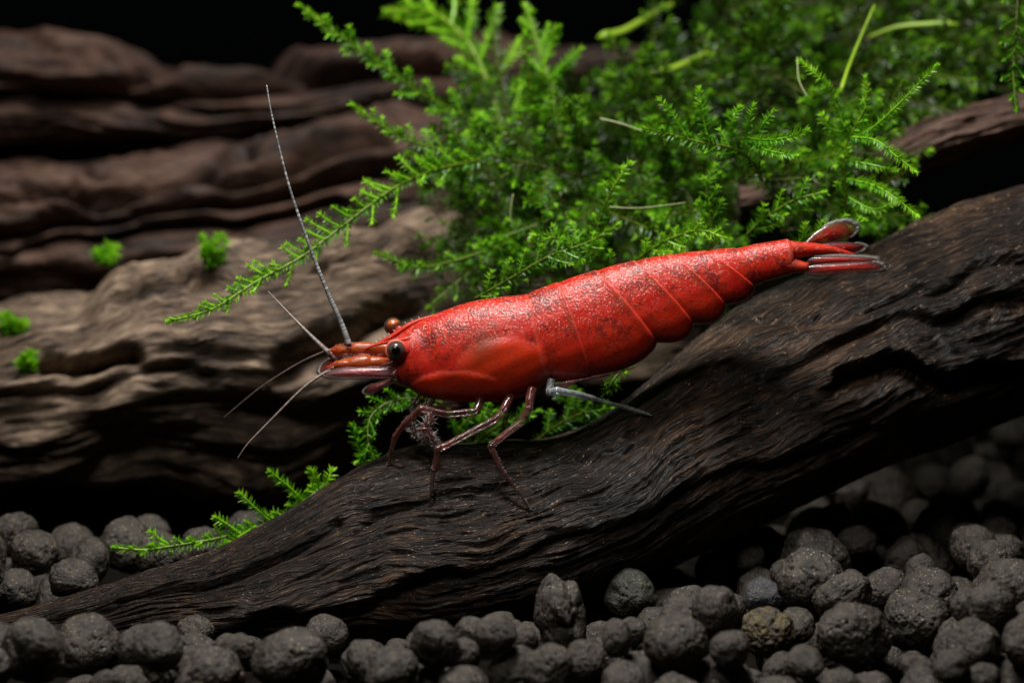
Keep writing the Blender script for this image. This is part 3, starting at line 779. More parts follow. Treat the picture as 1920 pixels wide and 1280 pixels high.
# the matted brown-green heart of the clump, its inner shade put into the leaf colour
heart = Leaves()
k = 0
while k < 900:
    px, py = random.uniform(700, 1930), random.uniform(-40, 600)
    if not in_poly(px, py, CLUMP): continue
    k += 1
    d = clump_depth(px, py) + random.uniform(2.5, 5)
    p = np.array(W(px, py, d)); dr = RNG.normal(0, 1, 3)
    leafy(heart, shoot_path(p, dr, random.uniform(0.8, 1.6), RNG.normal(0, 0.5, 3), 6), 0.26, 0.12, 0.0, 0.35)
h_ = heart.build('inner_growth', MOSS_DARK, mm); h_['kind'] = 'stuff'

# ------------------------------------------------------------------ shrimp materials
def shell_mat():
    m = NT('red_shell')
    ob = m.n('TexCoord').outputs['Object']
    orange = m.attr('orange'); dark = m.attr('dark'); pale = m.attr('pale'); dorsal = m.attr('dorsal')
    n1 = m.noise(ob, 2.2, 6, 0.68); n2 = m.noise(ob, 11, 6, 0.75); n3 = m.noise(ob, 24, 2, 0.6)
    base = m.mix(m.ramp(n1, [(0.35, 0.0), (0.62, 1.0)]), (0.42, 0.005, 0.004), (0.62, 0.034, 0.006))
    base = m.mix(m.math('MULTIPLY', orange, 0.8), base, (0.6, 0.034, 0.003))
    mot = m.math('MULTIPLY', m.ramp(m.math('ADD', m.math('MULTIPLY', n2, 0.6), m.math('MULTIPLY', n1, 0.6)), [(0.57, 0.0), (0.68, 1.0)]), m.math('SUBTRACT', 1.0, m.math('MULTIPLY', orange, 0.75)))
    base = m.mix(m.math('MULTIPLY', mot, 0.85), base, (0.09, 0.003, 0.006))
    dots = m.ramp(n3, [(0.6, 0.0), (0.68, 1.0)])
    base = m.mix(m.math('MULTIPLY', dots, 0.55), base, (0.12, 0.006, 0.008))
    base = m.mix(dark, base, (0.13, 0.03, 0.008))
    v = m.n('TexVoronoi', Scale=24.0); m.set(v.inputs['Vector'], ob)
    wf = m.noise(m.mapping(ob, (1, 1, 1)), 24, 1, 0.5)
    sp = m.ramp(wf, [(0.6, 0.0), (0.67, 1.0)])
    sp = m.math('MULTIPLY', sp, m.math('ADD', m.math('MULTIPLY', dorsal, 0.8), 0.05))
    base = m.mix(m.math('MULTIPLY', sp, 0.75), base, (0.85, 0.34, 0.28))  # sparkle of the wet shell painted in as pale pink specks, mostly dorsal
    base = m.mix(m.math('MULTIPLY', pale, 0.6), base, (0.75, 0.12, 0.08))
    bp = m.n('Bump', Strength=0.42, Distance=0.035, Height=m.math('ADD', m.math('MULTIPLY', n2, 0.5), m.math('MULTIPLY', wf, m.math('ADD', m.math('MULTIPLY', dorsal, 0.9), 0.15))))
    p = m.n('BsdfPrincipled', Base_Color=base, Roughness=m.ramp(n2, [(0.3, 0.36), (0.7, 0.55)]), Normal=bp)
    p.inputs['Subsurface Weight'].default_value = 0.3
    p.inputs['Subsurface Radius'].default_value = (0.5, 0.12, 0.05)
    p.inputs['Subsurface Scale'].default_value = 0.5
    p.inputs['Specular IOR Level'].default_value = 0.28
    p.inputs['Coat Weight'].default_value = 0.28
    p.inputs['Coat Roughness'].default_value = 0.09
    m.set(p.inputs['Coat Normal'], bp)
    return m.done(p)
SHELL = shell_mat()

def clear_mat(name, tint, core, alpha=0.35, spot=None, key='core', full=0.85, gloss=0.14, gk=0.9):
    """thin clear chitin with a coloured core"""
    m = NT(name)
    ob = m.n('TexCoord').outputs['Object']
    n = m.noise(ob, 14, 4, 0.65)
    c = m.attr(key)
    cm = m.math('MULTIPLY', c, m.ramp(n, [(0.38, 0.25), (0.6, 1.0)]))
    colr = m.mix(cm, tint, core)
    if spot: colr = m.mix(m.math('MULTIPLY', m.ramp(n, [(0.5, 0.0), (0.62, 0.8)]), c), colr, spot)
    bp = m.n('Bump', Strength=0.3, Distance=0.02, Height=n)
    df = m.n('BsdfDiffuse', Color=colr, Normal=bp)
    tl = m.n('BsdfTranslucent', Color=colr)
    dt = m.n('MixShader'); dt.inputs[0].default_value = 0.4
    m.t.links.new(df.outputs[0], dt.inputs[1]); m.t.links.new(tl.outputs[0], dt.inputs[2])
    tr = m.n('BsdfTransparent', Color=m.mix(0.45, (1, 1, 1), tint))
    lw = m.n('LayerWeight', Blend=0.3)
    a = m.math('ADD', m.math('MULTIPLY', cm, full - alpha), m.math('ADD', alpha, m.math('MULTIPLY', lw.outputs['Facing'], 0.2)), True)
    mx = m.n('MixShader'); m.set(mx.inputs[0], a)
    m.t.links.new(tr.outputs[0], mx.inputs[1]); m.t.links.new(dt.outputs[0], mx.inputs[2])
    gl = m.n('BsdfGlossy', Color=(1, 1, 1), Roughness=gloss, Normal=bp)
    fz = m.n('Fresnel', IOR=1.5)
    g = m.n('MixShader'); m.set(g.inputs[0], m.math('MULTIPLY', fz, gk))
    m.t.links.new(mx.outputs[0], g.inputs[1]); m.t.links.new(gl.outputs[0], g.inputs[2])
    return m.done(g)
LEGM = clear_mat('clear_red_leg', (0.4, 0.2, 0.18), (0.62, 0.05, 0.025), 0.05, (0.2, 0.02, 0.02), full=0.5, gloss=0.1)
LEGW = clear_mat('clear_white_leg', (0.75, 0.8, 0.86), (0.9, 0.93, 0.97), 0.1)
FIN = clear_mat('clear_red_fin', (0.45, 0.1, 0.09), (0.75, 0.03, 0.015), 0.14, (0.4, 0.02, 0.02), gloss=0.25, gk=0.35)
PED = clear_mat('amber_peduncle', (0.55, 0.05, 0.03), (0.8, 0.17, 0.01), 0.45, (0.16, 0.03, 0.01), gloss=0.3, gk=0.7)
SCALE_M = clear_mat('clear_scale', (0.5, 0.26, 0.3), (0.55, 0.06, 0.05), 0.15, gloss=0.2, gk=0.6)
FUZZ = clear_mat('clear_bristle', (0.88, 0.85, 0.78), (0.88, 0.85, 0.78), 0.8)
m = NT('silver_antenna')
_u = m.attr('ring')
ANT = m.done(m.n('BsdfPrincipled', Base_Color=m.mix(_u, (0.04, 0.045, 0.05), (0.62, 0.63, 0.62)), Roughness=0.25))
m = NT('dusky_antenna')
_u = m.attr('ring')
ANT2 = m.done(m.n('BsdfPrincipled', Base_Color=m.mix(_u, (0.09, 0.05, 0.045), (0.4, 0.33, 0.3)), Roughness=0.3))
m = NT('dark_eye')
c_ = m.attr('pupil'); n_ = m.noise(m.n('TexCoord').outputs['Object'], 60, 2)
b_ = m.mix(m.ramp(n_, [(0.4, 0.0), (0.6, 1.0)]), (0.04, 0.026, 0.02), (0.085, 0.06, 0.046))
EYE = m.done(m.n('BsdfPrincipled', Base_Color=m.mix(c_, b_, (0.001, 0.001, 0.001)), Roughness=0.2))
m = NT('orange_eye')
EYE2 = m.done(m.n('BsdfPrincipled', Base_Color=m.ramp(m.noise(m.n('TexCoord').outputs['Object'], 6, 4), [(0.4, (0.9, 0.27, 0.06)), (0.65, (0.6, 0.06, 0.04))]), Roughness=0.3))
m = NT('eye_skin')
RIM = m.done(m.n('BsdfPrincipled', Base_Color=(0.72, 0.15, 0.1), Roughness=0.3))
CORNEA = clear_mat('clear_cornea', (0.5, 0.42, 0.3), (0.2, 0.15, 0.1), 0.03)

# ------------------------------------------------------------------ the shrimp
_, dfoot = on_log(993, 957)
shrimp = thing('red_shrimp', W(900, 940, 0.0), 'bright red freshwater shrimp standing on the black driftwood', 'shrimp')
DB = 0.15          # depth of the body's middle
# joints: top point, bottom point, half width
CAR = [(722, 652, 728, 706, 0.16), (729, 641, 733, 714, 0.30), (745, 630, 748, 721, 0.40), (765, 615, 764, 727, 0.45), (790, 600, 784, 738, 0.47), (820, 587, 815, 747, 0.53), (860, 572, 860, 753, 0.58),
       (900, 562, 905, 754, 0.62), (945, 556, 958, 749, 0.63), (975, 553, 1000, 734, 0.61), (988, 552, 1029, 715, 0.59)]
ABD = [  # end joint top, bottom, half width, bulge of the lower flap
    (1044, 531, 1102, 706, 0.575, 5), (1117, 508, 1229, 642, 0.53, 19), (1189, 490, 1298, 607, 0.47, 18), (1260, 478, 1359, 572, 0.41, 17), (1322, 471, 1414, 537, 0.36, 13), (1378, 466, 1428, 530, 0.315, 1), (1476, 450, 1480, 514, 0.255, 1)]
rows = []     # tx, ty, bx, by, hw, step, seg, t
c = np.array(CAR, float)
nC = 84
cc = catmull(c, nC)
for i in range(nC):
    t = i / (nC - 1)
    rows.append((*cc[i], 0.012 * max(0, (t - 0.93) / 0.07) ** 2, 0, t))
prev = c[-1]
for s, (tx, ty, bx, by, hw, bul) in enumerate(ABD):
    nS = 30
    for i in range(nS):
        t = (i + 1) / nS
        x = prev[0] + (tx - prev[0]) * t; y = prev[1] + (ty - prev[1]) * t - 2.2 * math.sin(math.pi * t)
        # lower edge: rounded flap, steeper at its rear
        tt = t ** 0.9
        X = prev[2] + (bx - prev[2]) * tt; Y = prev[3] + (by - prev[3]) * tt
        nx, ny = -(by - prev[3]), (bx - prev[2]); L = math.hypot(nx, ny) + 1e-6
        bb = bul * (math.sin(math.pi * t ** 1.25)) ** 0.6
        X += nx / L * bb; Y += ny / L * bb
        step = 0.022 * t ** 5 - 0.012 * math.exp(-t * 14)
        rows.append((x, y, X, Y, prev[4] + (hw - prev[4]) * t, step, s + 1, t))
    prev = (tx, ty, bx, by, hw)
# round off the end of the sixth segment
for q in (0.93, 0.75, 0.4):
    mx_, my_ = (1476 + 1480) / 2, (450 + 514) / 2
    rows.append((mx_ + 6 + (1476 - mx_) * q, my_ + (450 - my_) * q, mx_ + 6 + (1480 - mx_) * q, my_ + (514 - my_) * q, 0.255 * q, 0, 7, 1.0))
NV = 104
verts = []; at = {'orange': [], 'dark': [], 'pale': [], 'dorsal': []}
ss = lambda a, b, x: float(np.clip((x - a) / (b - a), 0, 1) ** 2 * (3 - 2 * np.clip((x - a) / (b - a), 0, 1)))
for (tx, ty, bx, by, hw, step, seg, t) in rows:
    cx, cy = (tx + bx) / 2, (ty + by) / 2
    ax, ay = (tx - bx) / 2, (ty - by) / 2
    hl = math.hypot(ax, ay)
    for j in range(NV):
        a = j / NV * 2 * math.pi
        ca, sa = math.cos(a), math.sin(a)
        k = ca if ca > 0 else -abs(ca) ** 0.92
        st = 1 + step * 100 / hl * 1.0
        px, py = cx + ax * k * st, cy + ay * k * st
        wd = math.copysign(abs(sa) ** (0.9 if ca > 0 else 0.72), sa) * (hw + step * 1.3)
        # joint lines bow backwards on the flank
        if seg > 0: px += 10 * abs(sa) * (0.4 + 0.6 * t) * (1 - 0.5 * ss(1300, 1470, px))
        # gill chamber bulge on the carapace
        g = ((px - 948) / 92) ** 2 + ((py - 697) / 62) ** 2
        bulge = 0.045 * ss(1.3, 0.5, g) if seg == 0 else 0
        wd += math.copysign(bulge * abs(sa), sa)
        low = seg_line = 0
        # lower front lobe of the carapace
        lobe = ss(-3, 6, py - np.interp(px, [765, 795, 820, 880, 930], [722, 706, 699, 697, 710])) if seg == 0 and 770 < px < 930 else 0
        wd += math.copysign(0.02 * lobe * abs(sa), sa)
        # raised welt round the front edge and a saddle groove
        if seg == 0: wd -= math.copysign(0.05 * math.exp(-((px - 800 - (py - 640) * 0.25) / 16) ** 2) * math.exp(-((py - 660) / 60) ** 2) * abs(sa), sa)
        nz = 0.012 * float(math.sin(px * 0.11 + py * 0.07) * math.sin(py * 0.09 - px * 0.03))
        verts.append(tuple(W(px, py, DB - wd * (1 + nz))))
        near_ = 1.0
        orng = 0.0
        if seg == 0: orng = max(ss(1.25, 0.6, g), 0.85 * lobe)
        else: orng = 0.45 * ss(0.15, -0.6, ca) * (seg < 5)
        dk = 0.75 * math.exp(-(((px - 905) * 0.8 + (py - 648) * 0.5) / 22) ** 2 - (((py - 648) * 0.8 - (px - 905) * 0.4) / 30) ** 2) if seg == 0 else 0
        if seg in (1, 2, 3, 4): dk = max(dk, 0.55 * math.exp(-((t - 0.9) / 0.1) ** 2) * math.exp(-((ca - 0.25) / 0.3) ** 2))
        ln = 0.0
        if seg > 0: ln = 0.8 * math.exp(-((t - 0.985) / 0.03) ** 2) * (0.4 + 0.6 * ss(-0.5, 0.6, ca))
        elif t > 0.9: ln = 0.5 * math.exp(-((t - 0.99) / 0.012) ** 2)
        if seg == 0: ln = max(ln, 0.35 * math.exp(-((g - 1.0) / 0.05) ** 2) * (py < 690), 0.6 * (0.03 < lobe < 0.75))
        if seg == 0 and px < 770: ln = max(ln, 0.35 * ss(770, 735, px))
        at['orange'].append(orng); at['dark'].append(dk); at['pale'].append(ln)
        at['dorsal'].append(ss(-0.1, 0.75, ca + (0.18 if seg else 0)) )
nR = len(rows)
faces = [(i * NV + j, (i + 1) * NV + j, (i + 1) * NV + (j + 1) % NV, i * NV + (j + 1) % NV) for i in range(nR - 1) for j in range(NV)]
faces += [tuple(range(NV)), tuple(reversed(range((nR - 1) * NV, nR * NV)))]
mesh_obj('body', verts, faces, SHELL, shrimp, attrs=at)

# rostrum: thin saw-edged blade running forward between the eyes
rb = Bag()
rp = catmull([(815, 590), (770, 608), (735, 630), (708, 644), (683, 656)], 40)
rw = np.interp(np.linspace(0, 1, 40), [0, 0.3, 0.6, 0.9, 1], [2, 9, 7, 3, 0.6])
vv = []
for i, (x, y) in enumerate(rp):
    for a in np.arange(10) / 10 * 2 * math.pi:
        vv.append(tuple(W(x + 0.4 * rw[i] * math.cos(a), y - rw[i] * math.cos(a) * 0.9, DB + 0.075 * math.sin(a) * rw[i] / 9 - 0.02)))
ff = [(i * 10 + j, (i + 1) * 10 + j, (i + 1) * 10 + (j + 1) % 10, i * 10 + (j + 1) % 10) for i in range(39) for j in range(10)] + [tuple(range(10)), tuple(reversed(range(390, 400)))]
one = np.zeros(400)
mesh_obj('rostrum', vv, ff, SHELL, shrimp, attrs={'orange': one, 'dark': one, 'pale': one + 0.25, 'dorsal': one + 0.4})
rt = Bag()
for i in range(6, 36, 3):
    x, y = rp[i]; hairs(rt, [W(x, y - rw[i] * 0.8, DB)], [np.array(UP) * 0.8 - np.array(RT) * 0.9], [0.05], 0.016)
rt.build('rostrum_teeth', FUZZ, shrimp, key='core')['kind'] = 'stuff'
# brow ridge reaching forward over the near eye
bp_ = catmull([W(810, 618, DB - 0.22), W(768, 634, DB - 0.32), W(730, 641, DB - 0.28), W(700, 648, DB - 0.2), W(678, 657, DB - 0.12)], 24)
v, f = tube(bp_, np.interp(np.linspace(0, 1, 24), [0, 0.3, 1], [0.02, 0.05, 0.005]), 8)
z_ = np.zeros(len(v)); mesh_obj('brow_spine', v, f, SHELL, shrimp, attrs={'orange': z_, 'dark': z_, 'pale': z_ + 0.35, 'dorsal': z_})

def ball(ctr, r, mat, parent, name, pupil=False, nu=24, nv=32, sx=1, pdir=None):
    ctr = np.array(ctr); vs = []; pu = []
    pd = np.array(pdir if pdir is not None else TOCAM); pd = pd / np.linalg.norm(pd)
    for i in range(nu + 1):
        th = math.pi * i / nu
        for j in range(nv):
            ph = 2 * math.pi * j / nv
            d = np.array([math.sin(th) * math.cos(ph), math.sin(th) * math.sin(ph), math.cos(th)])
            vs.append(tuple(ctr + d * r * np.array([sx, 1, 1]))); pu.append(ss(0.8, 0.93, float(d @ pd)))
    fs = [(i * nv + j, (i + 1) * nv + j, (i + 1) * nv + (j + 1) % nv, i * nv + (j + 1) % nv) for i in range(nu) for j in range(nv)]
    return mesh_obj(name, vs, fs, mat, parent, attrs={'pupil': pu, 'core': np.zeros(len(vs))})
e1 = ball(W(743, 657, DB - 0.46), 0.18, EYE, shrimp, 'eye'); e1['label'] = 'black-brown bead eye facing the viewer'
# fleshy rim round the near eye
a = np.linspace(0, 2 * math.pi, 49)[:-1]
ring = [np.array(W(743 + 18.6 * math.cos(q), 657 + 18.6 * math.sin(q), DB - 0.43)) for q in a]
ring.append(ring[0]); v, f = tube(ring, 0.026, 8); mesh_obj('eye_rim', v, f[:-2], RIM, e1)
st = catmull([W(772, 652, DB - 0.2), W(758, 656, DB - 0.32), W(748, 657, DB - 0.4)], 10)
v, f = tube(st, np.linspace(0.19, 0.16, 10), 16); z_ = np.zeros(len(v)); mesh_obj('eye_stalk', v, f, SHELL, e1, attrs={'orange': z_, 'dark': z_, 'pale': z_ + 0.3, 'dorsal': z_ + 0.2})
e2 = ball(W(738, 613, DB + 0.5), 0.15, EYE2, shrimp, 'eye'); e2['label'] = 'orange far eye showing above the brow'
ball(W(737, 612, DB + 0.5), 0.172, CORNEA, e2, 'cornea')
st = catmull([W(760, 630, DB + 0.3), W(748, 622, DB + 0.42), W(741, 616, DB + 0.48)], 10)
v, f = tube(st, np.linspace(0.12, 0.12, 10), 14); z_ = np.zeros(len(v)); mesh_obj('eye_stalk', v, f, SHELL, e2, attrs={'orange': z_, 'dark': z_, 'pale': z_, 'dorsal': z_})

def limb(pts, rad, mat, name, parent=None, core=0.6, n=None, ns=12, bumps=(), key='core', cores=None):
    p = np.array([tuple(W(*q)) for q in pts]); n = n or 8 * len(pts)
    # straight runs with short bends
    seg = np.linspace(0, len(p) - 1, n)
    q = np.stack([np.interp(seg, np.arange(len(p)), p[:, k]) for k in range(3)], 1)
    k3 = q.copy(); k3[1:-1] = (q[:-2] + 2 * q[1:-1] + q[2:]) / 4; q = k3
    r = np.interp(seg, np.arange(len(p)), rad)
    for b, s in bumps: r = r * (1 + s * np.exp(-((seg - b) / 0.12) ** 2))
    v, f = tube(q, r, ns)
    cr = np.interp(seg, np.arange(len(p)), cores) if cores is not None else np.full(n, core)
    o = mesh_obj(name, v, f, mat, parent or shrimp, attrs={key: np.repeat(cr, ns)})
    return o, q, r

# antennule stalks, two of them, amber inside
def blob_chain(pts, rad, mat, name, flat=0.75, core=1.0, n=40, ns=16, edge=0.25):
    p = catmull([W(*q) for q in pts], n)
    r = np.interp(np.linspace(0, 1, n), np.linspace(0, 1, len(rad)), rad)
    tt = np.linspace(0, 1, n)
    for q in (0.36, 0.66): r = r * (1 - 0.14 * np.exp(-((tt - q) / 0.025) ** 2))
    v, f = tube(p, r, ns)
    va = np.array(v); va += (0.02 * fbm(va[:, 0] * 7, va[:, 1] * 7, va[:, 2] * 7, 4, 2))[:, None] * np.array([0.3, 0.5, 1.0]); v = va
    cr = np.repeat(np.clip(np.sin(np.linspace(0, math.pi, n)) * 1.8, 0, 1) * core, ns)
    return mesh_obj(name, v, f, mat, shrimp, attrs={'core': cr})
s1 = blob_chain([(745, 660, DB - 0.05), (715, 656, DB - 0.02), (680, 655, DB), (645, 656, DB + 0.02), (614, 660, DB + 0.04)], [0.14, 0.15, 0.15, 0.145, 0.14, 0.12, 0.04], PED, 'antennule_stalk')
s2 = blob_chain([(738, 684, DB - 0.25), (710, 680, DB - 0.28), (675, 680, DB - 0.3), (640, 684, DB - 0.32), (612, 690, DB - 0.32)], [0.09, 0.11, 0.14, 0.145, 0.12, 0.08, 0.04], PED, 'antennule_stalk')
hb = Bag()
for i in range(46):
    t = random.random()
    hairs(hb, [W(735 - 125 * t, 642 + 7 * t + (8 if t > .85 else 0), DB + random.uniform(-.08, .08))], [np.array(UP) - np.array(RT) * random.uniform(0, 1)], [random.uniform(0.03, 0.07)], 0.006)
o = hb.build('bristles', FUZZ, s1, key='core'); o['kind'] = 'stuff'

def blade(outline, d, mat, name, parent=None, thick=0.03, fringe=None, cx=0.0, tilt=(0.0, 0.0), core_w=0.55, camber=0.06, flen=0.11):
    """a leaf-like plate with real thickness from a side outline (photo units); core strip coloured"""
    pl = np.array(outline, float)
    n = 72
    q = catmull(np.vstack([pl, pl[:1]]), n + 1)[:-1]
    ctr = q.mean(0)
    rings = [1.0, 0.88, 0.66, 0.4, 0.15]
    dep = lambda x, y: d + tilt[0] * (x - ctr[0]) / 100 + tilt[1] * (y - ctr[1]) / 100
    vs = []; cr = []
    for sgn in (-1, 1):
        for r in rings:
            for (x, y) in q:
                X, Y = ctr[0] + (x - ctr[0]) * r, ctr[1] + (y - ctr[1]) * r
                th = thick * (1 - r ** 3) + 0.004
                vs.append(tuple(W(X, Y, dep(X, Y) + sgn * th - camber * (1 - r ** 2))))
                cr.append(1.0 if r < core_w else max(0.0, 1 - (r - core_w) / (1 - core_w) * 1.3))
    f = []; R = len(rings)
    for s in (0, 1):
        for i in range(R - 1):
            for j in range(n):
                a_, b_ = s * R * n + i * n + j, s * R * n + i * n + (j + 1) % n
                f.append((a_, b_, b_ + n, a_ + n) if s == 0 else (a_, a_ + n, b_ + n, b_))
        f.append(tuple((s * R + R - 1) * n + j for j in range(n)))
    for j in range(n): f.append((j, R * n + j, R * n + (j + 1) % n, (j + 1) % n))
    o = mesh_obj(name, vs, f, mat, parent or shrimp, attrs={'core': cr})
    # bright rolled rim
    rim = [np.array(W(x, y, dep(x, y))) for x, y in q]; rim.append(rim[0])
    v, ff_ = tube(rim, 0.006, 6); mesh_obj('edge', v, ff_[:-2], SCALE_M, o, attrs={'core': np.full(len(v), 0.15)})
    if fringe is not None:
        hb = Bag(); ax = np.array(fringe, float); ax /= np.linalg.norm(ax)
        m_ = 260
        qq = catmull(np.vstack([pl, pl[:1]]), m_ + 1)[:-1]; tg = np.roll(qq, -1, 0) - np.roll(qq, 1, 0)
        for (x, y), (tx_, ty_) in zip(qq, tg):
            nrm = np.array([ty_, -tx_]); nrm /= np.linalg.norm(nrm) + 1e-9
            if nrm @ (np.array([x, y]) - ctr) < 0: nrm = -nrm
            s_ = nrm @ ax
            if s_ < -0.05: continue
            dr = nrm * 0.7 + ax * 0.6
            hairs(hb, [W(x, y, dep(x, y))], [np.array(RT) * dr[0] - np.array(UP) * dr[1] + np.array(FW) * random.uniform(-.2, .2)], [flen * (0.45 + 0.75 * max(0, s_)) * random.uniform(0.8, 1.15)], 0.008)
        h = hb.build('hair_fringe', FUZZ, o, key='core'); h['kind'] = 'stuff'
    return o
# antennal scales and mouth flap
blade([(742, 690), (700, 687), (655, 688), (625, 693), (606, 701), (622, 707), (660, 709), (700, 708), (742, 706)], DB - 0.42, SCALE_M, 'antennal_scale', fringe=(-1, 0.35), flen=0.07, core_w=0.35)
blade([(640, 668), (620, 672), (605, 682), (600, 697), (612, 700), (628, 690), (650, 680)], DB + 0.15, FIN, 'antennal_scale', fringe=(-1, 0.2), flen=0.08)
blade([(741, 706), (745, 713), (722, 726), (700, 738), (686, 738), (682, 732), (692, 722), (715, 714)], DB - 0.3, SCALE_M, 'mouth_flap', fringe=(-1, 0.4), flen=0.04, core_w=0.3)
# face plates below the eye
limb([(745, 676, DB - 0.42), (728, 684, DB - 0.42), (712, 688, DB - 0.4)], [0.05, 0.06, 0.03], LEGM, 'antenna_base', core=0.3)
limb([(744, 694, DB - 0.47), (738, 702, DB - 0.48), (741, 712, DB - 0.46)], [0.04, 0.06, 0.04], LEGM, 'antenna_base', core=0.5)

def flagellum(pts, r0, r1, mat, label, nring=80):
    p = catmull([W(*q) for q in pts], nring * 2 + 1)
    n = len(p); r = np.linspace(1, 0, n) ** 1.3 * (r0 - r1) + r1
    rg = np.arange(n) % 2
    r = r * (1 + 0.14 * rg)
    v, f = tube(p, r, 8)
    spk = np.clip((0.25 + 0.75 * rg) * RNG.uniform(0.25, 1.0, n), 0, 1)
    o = mesh_obj('antenna', v, f, mat, shrimp, smooth=True, attrs={'ring': np.repeat(spk, 8)})
    o['label'] = label
flagellum([(654, 645, DB - 0.1), (640, 606, DB - 0.12), (613, 545, DB - 0.2), (578, 455, DB - 0.3), (541, 345, DB - 0.4), (511, 222, DB - 0.5), (500, 160, DB - 0.5)], 0.058, 0.011, ANT, 'tall silvery beaded antenna standing upright')
flagellum([(628, 672, DB), (592, 638, DB + 0.1), (548, 594, DB + 0.3), (503, 546, DB + 0.6)], 0.06, 0.007, ANT2, 'short tapering antenna pointing forward and up', 90)
flagellum([(618, 655, DB + 0.15), (562, 680, DB + 0.5), (490, 725, DB + 1.0), (420, 782, DB + 1.6)], 0.022, 0.007, ANT2, 'thin dark antenna curving down behind the others', 90)
flagellum([(622, 690, DB - 0.35), (570, 726, DB - 0.5), (510, 785, DB - 0.6), (466, 830, DB - 0.7), (446, 858, DB - 0.7)], 0.032, 0.008, ANT2, 'curved antenna sweeping down in front of the hollow', 110)
blob_chain([(632, 676, DB - 0.05), (622, 666, DB), (612, 656, DB + 0.03)], [0.05, 0.075, 0.03], LEGM, 'antenna_base', core=0.5)
blob_chain([(640, 684, DB - 0.32), (622, 691, DB - 0.35), (608, 699, DB - 0.38)], [0.03, 0.055, 0.03], LEGM, 'antenna_base', core=0.2)

# ---- legs
def foot(px, py):
    h, d = on_log(px, py)
    return d - 0.02 if d is not None else 0.0
def leg(pts, rad, mat, label, bumps=(), cores=None, claw=True, hairy=0):
    o, q, r = limb(pts, [x * 0.86 for x in rad], mat, 'leg', cores=cores, bumps=bumps, n=14 * len(pts), ns=12)
    o['label'] = label
    hb = Bag(); n = len(q)
    T = q[-1] - q[-4]; T /= np.linalg.norm(T)
    if claw:
        for k in range(7):
            sd = np.cross(T, TOCAM) * random.uniform(-1, 1) * 0.6 + TOCAM * random.uniform(-.3, .3)
            hairs(hb, [q[-1 - (k % 3)]], [T * 0.8 + sd], [random.uniform(0.07, 0.13)], 0.012)
    for i in range(int(n * 0.5), n, 2):
        t_ = q[min(n - 1, i + 1)] - q[i - 1]; t_ /= np.linalg.norm(t_) + 1e-9
        sd = np.cross(t_, TOCAM) * random.choice((-1, 1))
        hairs(hb, [q[i] + sd * r[i] * 0.9], [t_ * 0.7 + sd], [random.uniform(0.03, 0.06)], 0.006)
    for i in range(hairy):
        j = random.randrange(int(n * 0.3), n); d_ = RNG.normal(0, 1, 3)
        hairs(hb, [q[j] + d_ / np.linalg.norm(d_) * r[j] * 0.8], [d_], [random.uniform(0.08, 0.2)], 0.006)
    h = hb.build('bristles', FUZZ, o, key='core'); h['kind'] = 'stuff'
    return o
f1, f2, f3, f4 = foot(728, 874), foot(806, 948), foot(992, 953), foot(1216, 777)
leg([(902, 745, DB - 0.3), (893, 771, DB - 0.5), (840, 777, DB - 0.6), (789, 766, DB - 0.62), (760, 793, DB - 0.55), (741, 818, DB - 0.4), (733, 848, (f1 + DB) / 2 - .1), (728, 874, f1)],
    [0.1, 0.085, 0.08, 0.075, 0.07, 0.062, 0.048, 0.03], LEGM, 'front leg folded forward along the belly and reaching down', bumps=((3, 0.2), (5, 0.15), (6, 0.2)), cores=[0.6, 0.25, 0.15, 0.45, 0.55, 0.6, 0.35, 0.0])
leg([(958, 742, DB - 0.35), (946, 765, DB - 0.5), (934, 783, DB - 0.55), (880, 812, DB - 0.65), (833, 837, DB - 0.75), (820, 841, DB - 0.78), (817, 872, (f2 + DB) / 2 - 0.4), (813, 880, (f2 + DB) / 2 - 0.4), (808, 925, f2 - 0.02), (806, 948, f2)],
    [0.1, 0.095, 0.085, 0.08, 0.075, 0.068, 0.062, 0.056, 0.038, 0.025], LEGM, 'bent middle leg with a sharp knee, planted upright', bumps=((2, 0.12), (4.5, 0.25), (7, 0.2)), cores=[0.7, 0.6, 0.35, 0.3, 0.75, 0.2, 0.5, 0.2, 0.08, 0.0])
leg([(998, 728, DB - 0.4), (993, 750, DB - 0.5), (992, 766, DB - 0.55), (976, 792, DB - 0.6), (935, 824, DB - 0.7), (920, 836, DB - 0.72), (938, 878, (f3 + DB) / 2 - 0.4), (945, 888, (f3 + DB) / 2 - 0.4), (978, 930, f3 - 0.05), (992, 953, f3)],
    [0.11, 0.1, 0.085, 0.085, 0.075, 0.07, 0.058, 0.052, 0.034, 0.024], LEGM, 'rear planted leg bent back at the knee with clear foot', bumps=((2, 0.12), (5, 0.25), (7, 0.22)), cores=[0.8, 0.7, 0.4, 0.35, 0.75, 0.15, 0.3, 0.1, 0.0, 0.0])
leg([(1034, 712, DB - 0.35), (1030, 735, DB - 0.45), (1044, 732, DB - 0.5), (1080, 738, DB - 0.4), (1110, 746, DB - 0.2), (1116, 748, DB - 0.15), (1170, 763, (f4 + DB) / 2), (1205, 773, f4 - 0.05), (1218, 778, f4)],
    [0.09, 0.085, 0.078, 0.07, 0.068, 0.05, 0.045, 0.038, 0.02], LEGW, 'clear white hind leg stretched straight back over the wood', bumps=((2, 0.2), (4.5, 0.2)), cores=[0.1, 0.1, 0.6, 0.35, 0.55, 0.4, 0.35, 0.45, 0.6])
leg([(955, 745, DB + 0.3), (951, 770, DB + 0.45), (947, 792, DB + 0.55), (942, 815, DB + 0.6), (936, 835, DB + 0.65)], [0.08, 0.06, 0.055, 0.045, 0.035], LEGM, 'far side leg glimpsed between the near ones', cores=[0.5, 0.4, 0.5, 0.3, 0.2])
